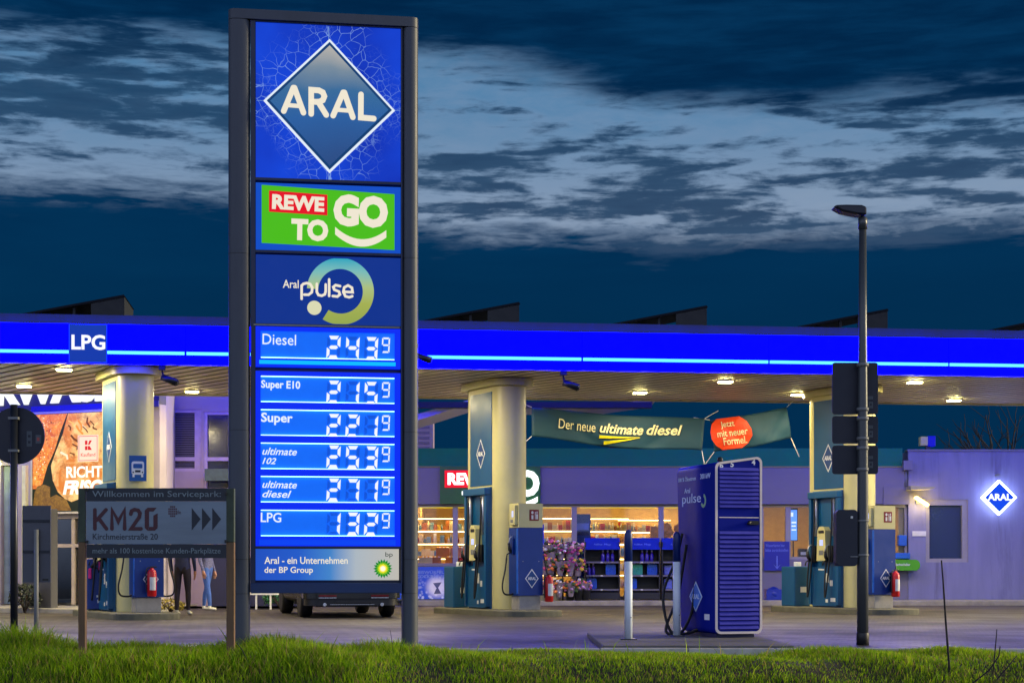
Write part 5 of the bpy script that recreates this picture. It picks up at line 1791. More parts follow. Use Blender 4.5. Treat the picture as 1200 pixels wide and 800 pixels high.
def bouquet(x_, y_, z_, s, ci, wrap, lab, bucket=False):
    r_ = thing("bouquet", lab, "bouquet", (x_, y_, z_), fr.uniform(0, 6), "bouquets around the flower stand")
    m_ = MB().m(wrap)
    n = 14
    vs = []
    for zz, rr0 in ((0.0, 0.05), (0.18, 0.09), (0.30, 0.16)):
        for k in range(n):
            t = 2 * math.pi * k / n
            q_ = rr0 * (1 + (0.12 if k % 2 else -0.12) * (zz > 0.2))
            vs.append((q_ * math.cos(t) * s, q_ * math.sin(t) * s, (zz + (0.03 if k % 2 and zz > 0.2 else 0)) * s))
    m_.add(vs, [(i * n + k, i * n + (k + 1) % n, (i + 1) * n + (k + 1) % n, (i + 1) * n + k) for i in range(2) for k in range(n)] + [tuple(range(n))[::-1]], False)
    m_.build("wrap", r_)
    m_ = MB()
    for k in range(38):
        t = fr.uniform(0, 6.28); q_ = fr.uniform(0, 1) ** .5 * 0.21 * s
        m_.m(LEAF if k % 3 == 0 else FM[ci % len(FM)] if k % 3 == 1 else FM[fr.randint(0, 7)])
        m_.ball((q_ * math.cos(t), q_ * math.sin(t), (0.34 + fr.uniform(-0.14, 0.08)) * s - q_ * 0.5), fr.uniform(0.022, 0.05) * s, (1, 1, 0.8), 7, 0.25, fr)
    m_.build("blossoms", r_)


for tier, (zz, rr0, n_, s_) in enumerate(((0.14, 0.52, 11, 1.15), (0.62, 0.42, 10, 1.2), (1.02, 0.32, 9, 1.25))):
    for k in range(n_):
        t = 2 * math.pi * (k + 0.3 * tier) / n_
        bouquet(gxx(661, FY) - 0.05 + rr0 * math.cos(t), FY + 0.1 + rr0 * math.sin(t) * 0.7, 0.12 + zz - (0.14 if tier == 0 else 0) + (0.1 if tier == 0 else 0), s_, fr.randint(0, 7), FOIL,
                ["mixed wrapped bouquet on the lowest tier of the flower stand", "mixed wrapped bouquet on the middle tier of the flower stand", "mixed wrapped bouquet on the top tier of the flower stand"][tier])
BK = mat("bucket_dark", (28, 30, 34), 0.45)
BKL = mat("bucket_light", (180, 176, 150), 0.45)
for k, (px, mm, ci, lab) in enumerate(((634, BKL, 0, "pale bucket with pink bouquet close to the extinguisher"), (641, BKL, 3, "pale bucket with yellow bouquet under the flower stand"), (650, BKL, 2, "pale bucket with rose bouquet under the flower stand"),
                                       (668, BK, 5, "dark bucket with orange bouquet beside the flower stand"), (678, BK, 2, "dark bucket with plum bouquet next to the bottle rack"), (686, BK, 4, "dark bucket with lilac bouquet touching the bottle rack"))):
    yb_ = 43.38 + 0.06 * (k % 2)
    tag(MB().m(mm).lathe([(0.09, 0), (0.125, 0.26), (0.13, 0.27), (0.115, 0.27), (0.1, 0.1)], 0, 0, 16).build("flower_bucket", None, (X(px, yb_), yb_, 0.12)), lab, "bucket", "flower buckets on the shop pavement")
    bouquet(X(px, yb_), yb_, 0.12 + 0.13, 1.0, ci, mat("orange_paper", (210, 100, 20), 0.6) if k == 3 else FOIL, "wrapped bouquet in the " + lab.split(" with ")[0] + " " + ["close to the extinguisher", "between two pale buckets", "beside the orange bouquet", "with orange paper", "by the bottle rack", "touching the bottle rack"][k])

# arrow board and blue covers under the shop sill
tag(MB().m(mat("arrow_board_blue", (6, 28, 150), 0.45)).box(sx_(895), sx_(924.5), 44.9, 44.93, sz_(668), sz_(634)).m(mat("arrow_print", (110, 130, 220), 0.5)).box(sx_(909.3), sx_(910.5), 44.893, 44.8995, sz_(664), sz_(651)).prism([(sx_(905.3), sz_(660.5)), (sx_(906.2), sz_(661.4)), (sx_(909.9), sz_(666.3)), (sx_(913.6), sz_(661.4)), (sx_(914.5), sz_(660.5)), (sx_(909.9), sz_(664.6))][::1], 44.892, 44.8992)
    .text("Wasserkanne hier", sx_(896.5), sx_(919), sz_(640.4), sz_(637), 44.9, 0.004).text("bitte zurückstellen", sx_(896.5), sx_(923), sz_(646), sz_(642.4), 44.9, 0.004).build("arrow_board"), "blue board with pale arrow pointing down on the sill wall", "sign")
cov = mat("blue_cover", (10, 44, 150), 0.4, var=0.2, scale=5, bump=0.4)
for px0, px1, zt_, lab in ((897, 916, 0.38, "low blue plastic cover heap under the arrow board"), (917, 936.5, 0.36, "low blue plastic cover heap beside the service bin")):
    m_ = MB().m(cov)
    x0, x1 = X(px0, 44.3), X(px1, 44.3)
    m_.ball((0, 0, 0.16), 0.2, ((x1 - x0) / 0.4, 1.0, 0.9), 14, 0.06, fr)
    m_.box(-(x1 - x0) / 2, (x1 - x0) / 2, -0.18, 0.2, 0, 0.28)
    tag(m_.build("water_container", None, ((x0 + x1) / 2, 44.3, 0.12), 0, 0.04), lab, "cover")

# goods inside: shelving, crates and boxes
SHM = mat("shelf_board", (206, 188, 150), 0.5)
SHL = glow("shelf_fill_glow", (255, 222, 160), 9.0)
sh0 = None
for k, (px, yy, lab) in enumerate(((503, 46.75, "lit shop shelf right behind the ice chest window"), (566, 46.9, "lit shop shelf behind the cream column"), (640, 46.5, "lit shop shelf above the flower stand"), (705, 46.9, "lit shop shelf behind the blue promotion column"), (755, 48.2, "pale shop cabinet behind the lone bollard's rack"))):
    if sh0 is None:
        sh0 = thing("shop_shelf", lab, "shelf", (0, 0, 0), 0, "shelves inside the shop")
        for xx in (-0.78, 0.75):
            MB().m(SHM).box(xx, xx + 0.03, 0, 0.4, 0, 2.0).build("side_panel", sh0)
        for zz in (0.3, 0.75, 1.15, 1.5, 1.85):
            MB().m(SHM).box(-0.749, 0.749, 0, 0.4, zz - 0.02, zz).build("board", sh0)
            MB().m(SHL).box(-0.74, 0.74, -0.02, -0.0005, zz + 0.3, zz + 0.318).build("added_fill_strip", sh0)  # added glowing strips that brighten the goods
        r = sh0
    else:
        r = dup(sh0, (0, 0, 0), None, lab)
    r.location = (X(px, yy), yy, 0.131)
    # the small goods of one shelf read as a coloured crowd of packs
    m_ = MB()
    for zz in (0.3, 0.75, 1.15, 1.5, 1.85):
        xq = -0.73
        while xq < 0.7:
            w_ = fr.uniform(0.05, 0.14)
            c_ = fr.choice(((236, 220, 190), (206, 60, 40), (230, 160, 50), (240, 235, 225), (120, 160, 200), (216, 190, 90), (180, 110, 60), (245, 240, 230)))
            m_.m(mat("pack_%d_%d_%d" % c_, c_, 0.4, var=0.1))
            hh = fr.uniform(0.12, 0.27)
            if w_ < 0.09:
                rb = w_ * .45
                m_.lathe([(rb, zz + 0.001), (rb, zz + hh * .65), (rb * .4, zz + hh * .8), (rb * .4, zz + hh)], xq + rb, 0.12, 8)
            else:
                m_.box(xq, xq + w_ - 0.01, 0.06, 0.3, zz + 0.001, zz + hh)
            xq += w_
    stuff(m_.build("shelf_goods", None, (X(px, yy), yy, 0.131)))
CRATES = [(509, 46.2, 1.0, (170, 90, 40), "brown crate on the window display above the ice chest"), (519, 46.3, 1.32, (196, 120, 60), "tan wooden crate topmost on the window display above the ice chest"), (530, 46.1, 0.9, (226, 120, 20), "orange crate on the window display next to the mullion"), (538, 46.1, 0.9, (214, 40, 40), "red crate on the window display behind the pump nozzles"),
          (536, 46.2, 1.25, (232, 150, 110), "salmon coloured carton on the window display next to the mullion"), (499, 46.1, 0.95, (206, 190, 160), "cream carton on the window display beside the pylon post"), (530, 46.05, 0.6, (230, 190, 30), "yellow crate low in the window display next to the mullion"), (540, 46.05, 0.62, (240, 170, 30), "amber crate low in the window display behind the pump nozzles")]
tag(MB().m(SHM).box(sx_(492), sx_(546), 45.85, 46.6, 0.131, 0.99).build("display_table"), "waist-high display table inside the window above the ice chest", "table")
for px, yy, zz, c_, lab in CRATES:
    z_ = 0.992 if zz <= 1.0 else 0.992 + 0.26
    if zz < 0.7:
        continue
    m_ = MB().m(mat("crate_%d_%d" % (c_[0], c_[1]), c_, 0.5, var=0.12))
    m_.box(-0.18, 0.18, -0.12, 0.12, 0, 0.02).box(-0.18, -0.165, -0.12, 0.12, 0.0205, 0.24).box(0.165, 0.18, -0.12, 0.12, 0.0205, 0.24)
    m_.box(-0.1645, 0.1645, -0.12, -0.105, 0.0205, 0.24).box(-0.1645, 0.1645, 0.105, 0.12, 0.0205, 0.24)
    for q in range(6):
        m_.m(mat("pack_240_235_225" if q % 2 else "pack_230_160_50")).ball((-0.12 + 0.048 * q, 0, 0.22), 0.055, (1, 1, 1), 8)
    tag(m_.build("crate", None, (X(px, yy), yy, z_)), lab, "crate", "crates in the window display")
# orange parcels on top of the racks
ORP = mat("orange_parcel", (226, 140, 30), 0.5, var=0.25, scale=10)
tag(MB().m(SHM).box(sx_(764), sx_(812), 45.6, 46.1, 0.131, 1.72).build("window_counter"), "counter inside the window behind the bottle racks carrying orange bags", "counter")
for px, z_, s_, lab in ((769.5, 1.723, 0.17, "small orange carton on the counter inside the window"), (784, 1.723, 0.24, "rumpled orange bag piled on the counter by the charging column"), (793, 1.723, 0.26, "second rumpled orange bag closest to the charging column")):
    m_ = MB().m(ORP)
    if px < 772:
        m_.cbox(0, 0, s_, s_ * 2, 0.25, s_ * 2)
    else:
        for q in range(5):
            m_.ball((fr.uniform(-0.12, 0.12), fr.uniform(-0.05, 0.05), 0.13 + 0.05 * q), 0.13, (1, 0.9, 0.8), 8, 0.2, fr)
    tag(m_.build("orange_bag" if px > 772 else "orange_carton", None, (X(px, 45.85), 45.85, z_)), lab, "bag" if px > 772 else "carton")
tag(MB().m(mat("menu_case", (30, 34, 40), 0.4)).box(sx_(930), sx_(940.5), 45.75, 45.8, sz_(633), sz_(594)).m(glow("menu_screen_glow", (96, 150, 255), 1.3, var=0.4)).box(sx_(931), sx_(939.6), 45.744, 45.7495, sz_(632), sz_(596)).m(glow("menu_text_glow", (230, 240, 255), 1.2))
    .box(sx_(932), sx_(935), 45.741, 45.7438, sz_(604), sz_(599)).box(sx_(933), sx_(938.5), 45.741, 45.7438, sz_(612), sz_(610)).box(sx_(933), sx_(938), 45.741, 45.7438, sz_(616), sz_(614.4)).box(sx_(933), sx_(938.5), 45.741, 45.7438, sz_(620.5), sz_(619)).m(DARK).box(sx_(934.5), sx_(936), 45.76, 45.79, 0.131, sz_(633.2)).build("menu_screen"), "upright glowing blue menu screen inside the window behind the street lamp's pump", "screen")
for px, z_, c_, nm, cat_, lab in ((917, sill, (196, 140, 100), "mug_box", "box", "small tan box standing on the sill above the arrow board"), (947, sill, (200, 190, 160), "receipt_printer", "printer", "pale receipt printer on the sill beside the menu screen"), (941, sill, (60, 40, 34), "coffee_machine", "machine", "small dark coffee machine under the menu screen")):
    tag(MB().m(mat(nm + "_paint", c_, 0.4)).box(-0.13, 0.13, -0.1, 0.1, 0, 0.28).m(WHITE).box(-0.08, 0.08, -0.104, -0.1003, 0.12, 0.2).build(nm, None, (X(px, 45.5), 45.5, z_), 0, 0.02), lab, cat_)
tag(MB().m(SHM).box(sx_(893), sx_(1044), 45.25, 45.8, sill - 0.06, sill - 0.002).build("sill_counter"), "long counter board inside the window above the sill wall", "counter")

# ------------------------------------------------------------------ lean-to roof between canopy and shop
ln = thing("link_roof", "pale lean-to roof edge and dark beam behind the forecourt canopy", "roof", (X(620, 41), 41, 0))
l0 = X(620, 41)
m_ = MB().m(mat("beam_dark", (14, 18, 22), 0.6, 0.1)).box(X(470, 41) - l0, X(764, 41) - l0, 0, 0.3, Z(477.5, 41), Z(470.5, 41))
m_.build("beam", ln)
PALR = mat("lean_to_panel", (186, 180, 186), 0.5, var=0.08)
m_ = MB().m(PALR)
za, zb_ = Z(494, 41.5), Z(472, 41.5)
m_.prism([(X(484, 41.5) - l0, Z(494, 41.5)), (X(548, 41.5) - l0, Z(473.5, 41.5)), (X(548, 41.5) - l0, Z(469, 41.5)), (X(484, 41.5) - l0, Z(486, 41.5))], 0.5, 2.6)
m_.build("slope_panel", ln)
MB().m(PALR).box(X(612, 41.6) - l0, X(702, 41.6) - l0, 0.45, 2.4, Z(478, 41.6), Z(475.8, 41.6)).build("edge_panel", ln)
MB().m(PALR).prism([(X(690, 42) - l0, Z(481, 42)), (X(768, 42) - l0, Z(470, 42)), (X(768, 42) - l0, Z(468, 42)), (X(720, 42) - l0, Z(473, 42))], 0.9, 2.6).build("slope_panel", ln)
vb = thing("vent_housing", "small louvred housing on the shop roof beside the pylon", "vent", (X(495, 48), 48, 3.62))
MB().m(mat("vent_grey", (150, 130, 150), 0.6)).box(-0.3, 0.3, 0, 0.8, 0, Z(487, 48) - 3.62).build("body", vb)
m_ = MB().m(mat("vent_slat", (110, 96, 120), 0.5))
for k in range(9):
    m_.box(-0.26, 0.2, -0.02, -0.001, 0.08 + k * 0.145, 0.15 + k * 0.145)
m_.build("grille", vb)

# ------------------------------------------------------------------ wash hall and office at the far end
def wall_frame(p0, p1):
    d_ = Vector(p1) - Vector(p0)
    return math.atan2(d_.y, d_.x), d_.length


A0, A1 = (X(-90, 40.2), 40.2), (X(187, 37.6), 37.6)
wa, wl = wall_frame(A0, A1)
wash = thing("wash_hall", "wash hall with glowing letters and lit food poster behind the first pump island", "building", (A0[0], A0[1], 0), wa)
cs, sn = math.cos(wa), math.sin(wa)


def wl_at(px):
    """distance along the wall where column px meets it"""
    k = (px - 600.0) / FPX
    return (k * A0[1] - A0[0]) / (cs - k * sn)


def wz_at(px, py):
    s = wl_at(px); Yw = A0[1] + s * sn
    return Z(py, Yw)


WGY = mat("hall_wall", (150, 140, 150), 0.7, var=0.08, scale=1.5, dirt=0.25, dirtcol=(90, 86, 100))
HGR = mat("hall_dark_cladding", (62, 62, 74), 0.6, var=0.1)
pl, pr = wl_at(42), wl_at(172)
dz0, dz1 = 0.12, wz_at(90, 601)
hz = 5.2
m_ = MB().m(WGY)
m_.box(0, wl_at(1), 0, 0.25, 0.1, wz_at(60, 479))
m_.box(wl_at(12), wl_at(57), 0, 0.25, 0.1, wz_at(60, 479)).box(wl_at(57), wl_at(104), 0, 0.25, dz1, wz_at(60, 479)).box(wl_at(104), wl, 0, 0.25, 0.1, wz_at(60, 479))
m_.box(wl_at(1), wl_at(12), 0, 0.25, wz_at(5, 545), wz_at(60, 479))
m_.prism([(0, 0.25), (0.25, 0.25), (-3.6, 7), (-3.85, 7)], 0.1, hz, 'z').prism([(wl - 0.25, 0.25), (wl, 0.25), (wl - 3.85, 7), (wl - 4.1, 7)], 0.1, hz, 'z').box(-3.55, wl - 4.15, 6.75, 7, 0.1, hz)
m_.build("wall", wash)
MB().m(HGR).box(0, wl, -0.02, 0.25, wz_at(60, 478.8), hz).build("sign_band", wash)
MB().m(mat("blue_stripe", (28, 20, 140), 0.5)).box(wl_at(38), wl, -0.05, -0.0205, wz_at(60, 482), wz_at(60, 475.5)).build("stripe", wash)
MB().m(mat("roof_felt")).prism([(0, -0.02), (wl, -0.02), (wl - 3.85, 7), (-3.85, 7)], hz + 0.002, hz + 0.1, 'z').build("roof", wash)
LG = glow("hall_letter_glow", (238, 242, 226), 1.15)
m_ = MB().m(LG)
zb0 = wz_at(60, 473.2)
m_.text("SUPERWASH", wl_at(-92), wl_at(143), zb0, zb0 + 0.7, -0.0205, 0.06, 0.05)
m_.build("letters", wash)


def bread_mat(name, c1, c2, c3, scale, es):
    m = bpy.data.materials.new(name); m.use_nodes = True
    t = m.node_tree; h = NT(t); b = t.nodes['Principled BSDF']
    tcn = h.n('ShaderNodeTexCoord')
    n1 = h.noise(tcn.outputs['Object'], scale, 8, 0.7, 0.8)
    n2 = h.noise(tcn.outputs['Object'], scale * 3.1, 6, 0.7, 0.4)
    c_ = h.mix(h.rng(n1, 0.42, 0.58, 0, 1), lin(*c1), lin(*c2))
    c_ = h.mix(h.rng(n2, 0.5, 0.66, 0, 0.65), c_, lin(*c3))
    h.link(c_, b.inputs['Emission Color']); b.inputs['Emission Strength'].default_value = es
    b.inputs['Base Color'].default_value = lin(60, 34, 14); b.inputs['Roughness'].default_value = 0.5
    return m


pz = lambda py: wz_at(90, py)
pzt, pzb = pz(484), pz(599)
poster = thing("food_poster", "large backlit food poster of crusty bread above the glass door", "poster", (0, 0, 0), 0)
poster.location = (A0[0], A0[1], 0); poster.rotation_euler = (0, 0, wa)
m_ = MB().m(mat("poster_frame", (196, 190, 170), 0.4)).box(pl - 0.05, pr + 0.05, -0.12, -0.052, pzb - 0.05, pzt + 0.05)
m_.build("frame", poster)
m_ = MB().m(glow("poster_dark_green", (34, 40, 26), 0.9, var=0.3)).box(pl, pr, -0.126, -0.1205, pzb, pzt)
CRU = bread_mat("poster_crust", (206, 88, 12), (240, 136, 30), (250, 196, 110), 4.0, 1.15)
BRD = bread_mat("poster_bread", (214, 120, 30), (248, 204, 126), (150, 74, 14), 1.5, 1.2)
GRA = bread_mat("poster_roll", (130, 92, 20), (176, 130, 36), (90, 56, 12), 7.0, 0.7)
q_ = lambda x, y: (wl_at(x), pz(y))
m_.m(CRU).prism([q_(42.5, 484.6), q_(83, 484.6), q_(75, 505), q_(68, 528), q_(60, 545), q_(54, 566), q_(48, 572), q_(42.5, 572)][::-1], -0.130, -0.1262)
m_.m(BRD).prism([q_(84, 484.6), q_(171, 484.6), q_(171, 572), q_(110, 580), q_(88, 588), q_(80, 584), q_(72, 576), q_(66, 562), q_(64, 545), q_(70, 528), q_(78, 508)][::-1], -0.131, -0.1264)
m_.m(GRA).prism([q_(45, 576), q_(48, 569), q_(56, 567), q_(63, 570), q_(63, 582), q_(61, 592), q_(43, 592)][::-1], -0.1305, -0.1262)
m_.prism([q_(60, 584), q_(70, 579), q_(82, 585), q_(88, 598), q_(58, 598)][::-1], -0.1315, -0.1308)
# crust ridges, crevices and flour on the printed loaf
rp = random.Random(21)
POL = [glow("poster_flour", (255, 232, 186), 1.0), glow("poster_crevice", (120, 58, 14), 0.8), glow("poster_ridge", (240, 150, 50), 1.0), glow("poster_gold", (250, 196, 96), 1.0)]
for k in range(64):
    x_ = rp.uniform(70, 118); y_ = rp.uniform(490, 574)
    if x_ < 84 - (y_ - 484) * 0.26 + 2 or (y_ > 566 and x_ < 92) or (94 < x_ < 121 and 507 < y_ < 581) or (x_ > 73 and y_ > 538) or (x_ > 90 and y_ > 502):
        continue
    ln_ = rp.uniform(5, 13); a_ = rp.uniform(0.5, 1.3); bn = rp.uniform(-2.5, 2.5)
    pts = [(x_, y_), (x_ + ln_ * .5 * math.cos(a_) + bn, y_ + ln_ * .5 * math.sin(a_)), (x_ + ln_ * math.cos(a_) * .8, y_ + ln_ * math.sin(a_))]
    m_.m(POL[(0, 1, 0, 3, 2, 1)[k % 6]]).stroke([q_(*p) for p in pts], rp.uniform(0.010, 0.028), -0.1312, 0.0006 + 0.00003 * k)
for k in range(110):
    y_ = rp.uniform(488, 566); xr_ = 82 - (y_ - 484) * 0.34
    x_ = rp.uniform(44, max(46, xr_ - 3))
    c0 = q_(x_, y_); rr0 = rp.uniform(0.008, 0.022)
    m_.m(POL[(3, 1, 2, 0, 3)[k % 5]]).prism([(c0[0] + rr0 * math.cos(t) * rp.uniform(.7, 1.3), c0[1] + rr0 * math.sin(t) * rp.uniform(.7, 1.3)) for t in (0, 1.05, 2.1, 3.14, 4.2, 5.24)], -0.1308 - 0.000005 * k, -0.1302)
m_.build("print", poster)
m_ = MB().m(glow("poster_white", (255, 246, 226), 1.15))
m_.text("RICHTIG", wl_at(82), wl_at(138), pz(560), pz(546.5), -0.131, 0.004, 0.03, 0.0)
m_.text("FRISCH", wl_at(78), wl_at(136), pz(579.5), pz(562.5), -0.131, 0.004, 0.05, 0.25)
m_.build("slogan", poster)
m_ = MB().m(glow("poster_label_cream", (252, 222, 190), 0.95)).box(wl_at(95.5), wl_at(119.5), -0.134, -0.1312, pz(541.5), pz(510.5))
m_.m(glow("poster_label_red", (214, 20, 30), 0.95))
x0, x1, z0, z1 = wl_at(96.6), wl_at(118.4), pz(540.4), pz(511.6)
t_ = 0.012
m_.box(x0, x1, -0.136, -0.1342, z0, z0 + t_).box(x0, x1, -0.136, -0.1342, z1 - t_, z1).box(x0, x0 + t_, -0.136, -0.1342, z0 + t_, z1 - t_).box(x1 - t_, x1, -0.136, -0.1342, z0 + t_, z1 - t_)
kx = lambda p: wl_at(p)
m_.box(kx(104), kx(106.8), -0.137, -0.1343, pz(521.8), pz(517)).box(kx(104), kx(106.8), -0.137, -0.1343, pz(528), pz(523.4))
m_.prism([(kx(107.4), pz(521.8)), (kx(109.2), pz(517)), (kx(112), pz(517)), (kx(109.4), pz(521.8))][::1], -0.137, -0.1343)
m_.prism([(kx(107.4), pz(523.4)), (kx(109.4), pz(523.4)), (kx(112), pz(528)), (kx(107.4), pz(528))], -0.137, -0.1343)
m_.text("Kaufland", kx(99.2), kx(116), pz(535.4), pz(531.4), -0.134, 0.002, 0.0)
m_.build("brand_label", poster)

# glass door of the wash hall
FRP = mat("door_frame_pale", (176, 160, 140), 0.45)
m_ = MB().m(FRP)
d0, d1 = wl_at(57), wl_at(104)
dm = (d0 * 0.45 + d1 * 0.55)
for xx in (d0, dm, d1 - 0.09):
    m_.box(xx, xx + 0.09, 0.03, 0.15, 0.12, dz1 - 0.02)
m_.box(d0, d1, 0.029, 0.151, dz1 - 0.12, dz1 - 0.003).box(d0, d1, 0.028, 0.152, wz_at(80, 641), wz_at(80, 637))
dr = m_.build("glass_door", wash)
MB().m(GLASS).box(d0 + 0.09, d1 - 0.09, 0.085, 0.095, 0.13, dz1 - 0.13).build("pane", dr)
MB().m(mat("hall_inside", (120, 104, 84), 0.8)).box(d0 - 1.2, d1 + 1.2, 3.0, 3.1, 0.1, 3.0).m(TILE).box(d0 - 1.2, d1 + 1.2, 0.25, 3.0, 0.06, 0.11).build("inner_wall", wash)
MB().m(glow("tube_lamp_glow", (255, 236, 190), 5.0)).tube([(wl_at(80), 1.2, 2.05), (wl_at(98), 1.2, 1.75)], 0.05, 8).build("tube_lamp", wash)
MB().m(mat("tube_lamp_glow")).tube([(wl_at(72), 2.2, 2.6), (wl_at(100), 2.2, 2.6)], 0.04, 8).build("tube_lamp", wash)
for px, hgt, c_, lab, nm in ((69, 0.45, (70, 130, 70), "green planter box inside the glass door", "planter_box"), (74, 0.85, (226, 130, 40), "orange cleaning cart inside the glass door", "cleaning_cart")):
    s = wl_at(px)
    pnt = Matrix.Translation((A0[0], A0[1], 0)) @ Matrix.Rotation(wa, 4, 'Z') @ Vector((s, 0.8, 0.115))
    m_ = MB().m(mat(nm + "_paint", c_, 0.5, var=0.15)).prism([(-0.14, 0), (0.14, 0), (0.17, hgt * .7), (-0.17, hgt * .7)], -0.15, 0.15).m(mat("pack_240_235_225")).box(-0.1, 0.1, -0.1, 0.1, hgt * .7 + .001, hgt)
    tag(m_.build(nm, None, pnt, wa), lab, "box" if nm == "planter_box" else "cart")
# slim lit posts and porch lamp at the picture's edge
for px in (6.5, 39.5):
    s = wl_at(px)
    MB().m(mat("lit_post", (206, 206, 160), 0.45)).box(s - 0.05, s + 0.05, -0.35, -0.25, 0.1, wz_at(px, 546)).build("post", wash)
pl_ = thing("porch_lamp", "round glowing porch lamp beneath the round sign", "lamp", (0, 0, 0))
pnt = Matrix.Translation((A0[0], A0[1], 0)) @ Matrix.Rotation(wa, 4, 'Z') @ Vector((wl_at(2), -0.4, wz_at(2, 544)))
pl_.location = pnt; pl_.rotation_euler = (0, 0, wa)
MB().m(glow("porch_lamp_glow", (255, 250, 150), 6.0)).lathe([(0.0, -0.1), (0.2, -0.08), (0.26, 0.0), (0.22, 0.05)], 0, 0, 20).build("lamp_glass", pl_)
MB().m(WHITE).lathe([(0.24, 0.051), (0.28, 0.07), (0.2, 0.14), (0.02, 0.16)], 0, 0, 20).box(-0.03, 0.03, 0.05, 0.4, 0.08, 0.12).build("hood", pl_)
ld = bpy.data.lights.new("porch_lamp_light", 'POINT'); ld.energy = 25; ld.color = (0.95, 1, 0.5); ld.shadow_soft_size = 0.15
lo = bpy.data.objects.new("porch_lamp_light", ld); COL.objects.link(lo); lo.location = (0, -0.1, -0.25); lo.parent = pl_
MB().m(WGR).box(wl_at(1) + 0.01, wl_at(12) - 0.01, 0.1, 0.14, 0.12, wz_at(5, 546)).build("side_door", wash)
# dark free-standing pillar panel before the hall
pnt = (X(45, 36.4), 36.4, 0.0)
pp = thing("info_pillar", "dark grey info pillar standing before the wash hall", "pillar", pnt, wa)
MB().m(mat("pillar_grey", (60, 60, 66), 0.55, 0.1, var=0.1)).box(-0.34, 0.42, -0.12, 0.12, 0.05, 2.2).build("body", pp, bevel=0.02)
MB().m(GREYP).box(-0.38, 0.46, -0.16, 0.16, 0, 0.0495).build("base", pp)
m_ = MB().m(CONCRETE)
mtx = Matrix.Translation((A0[0], A0[1], 0)) @ Matrix.Rotation(wa, 4, 'Z')
m_.box(-4, wl + 0.3, -2.4, 0.0, -0.1, 0.1)
struct(m_.build("hall_pavement", None, (A0[0], A0[1], 0), wa, 0.02))

# office wall with blinds behind the people
OY = 40.2
off = thing("office_wing", "flat office wing with dark windows and blinds behind the two people", "building", (X(240, OY), OY, 0))
o0 = X(240, OY)
osx = lambda p: X(p, OY) - o0
osz = lambda p: Z(p, OY)
OW = mat("office_wall", (158, 140, 158), 0.7, var=0.08, scale=1.2, dirt=0.2, dirtcol=(100, 90, 110))
wins = [(190.5, 236, 479.5, 552), (239, 292, 482, 575)]
m_ = MB().m(OW)
xa, xb = osx(186), osx(352)
edges = [xa] + [osx(v) for w_ in wins for v in w_[:2]] + [xb]
for k in range(0, len(edges), 2):
    m_.box(edges[k], edges[k + 1], 0, 0.25, 0.05, 5.0)
for a, b, t_, u_ in wins:
    m_.box(osx(a), osx(b), 0, 0.25, 0.05, osz(u_)).box(osx(a), osx(b), 0, 0.25, osz(t_), 5.0)
m_.box(xa, xa + 0.25, 0.25, 7, 0.05, 5.0).box(xb - 0.25, xb, 0.25, 7, 0.05, 5.0).box(xa + .25, xb - .25, 6.75, 7, 0.05, 5.0)
m_.build("wall", off)
MB().m(mat("roof_felt")).box(xa, xb, 0, 7, 5.002, 5.1).build("roof", off)
DKP = mat("dark_blue_pane", (22, 26, 52), 0.15, var=0.2, scale=1.5)
OFR = mat("office_frame", (170, 150, 180), 0.5)
for k, (a, b, t_, u_) in enumerate(wins):
    x0, x1, z0, z1 = osx(a), osx(b), osz(u_), osz(t_)
    m_ = MB().m(OFR)
    f_ = 0.075
    m_.box(x0, x0 + f_, 0.03, 0.16, z0, z1).box(x1 - f_ * 2.2, x1, 0.03, 0.16, z0, z1).box(x0 + f_, x1 - f_ * 2.2, 0.03, 0.16, z0, z0 + f_).box(x0 + f_, x1 - f_ * 2.2, 0.03, 0.16, z1 - f_, z1)
    zt_ = osz(537.5)
    m_.box(x0 + f_, x1 - f_ * 2.2, 0.03, 0.16, zt_ - 0.045, zt_ + 0.045)
    f = m_.build("window", off)
    MB().m(DKP).box(x0 + f_, x1 - f_ * 2.2, 0.12, 0.135, z0 + f_, z1 - f_).build("pane", f)
    if k == 0:
        m_ = MB().m(mat("blind_slat", (96, 92, 124), 0.5))
        for q in range(34):
            z_ = z0 + f_ + 0.02 + q * 0.042
            if z_ < z1 - f_:
                m_.box(x0 + f_ + 0.02, x1 - f_ * 2.2 - 0.02, 0.085, 0.105, z_, z_ + 0.012)
        m_.build("blind", f)
MB().m(mat("office_dark_base", (40, 42, 74), 0.6)).box(osx(246), osx(352), -0.03, -0.001, 0.05, osz(653)).build("base_cladding", off)
MB().m(mat("round_pillar_blue", (40, 40, 84), 0.5)).lathe([(0.16, 0.0), (0.16, 4.6)], osx(184), -0.4, 16).build("pillar", off)
tag(MB().m(mat("planter_green", (70, 90, 80), 0.6, var=0.3, scale=9)).box(X(240, 39.9), X(292, 39.9), 39.88, 39.99, Z(563, 39.9), Z(549, 39.9)).build("window_planter"), "long pale window planter hanging on the office wing", "planter")

# low white fence and planter greenery seen under the pylon
fe = thing("low_fence", "low white rail fence with greenery seen under the price pylon", "fence", (X(318, 39.2), 39.2, 0))
for k in range(5):
    MB().m(WHITE).box(-0.7 + 0.33 * k, -0.66 + 0.33 * k, 0, 0.04, 0, 0.42).build("post", fe)
MB().m(WHITE).box(-0.7, 0.66, -0.02, -0.001, 0.33, 0.39).build("rail", fe)


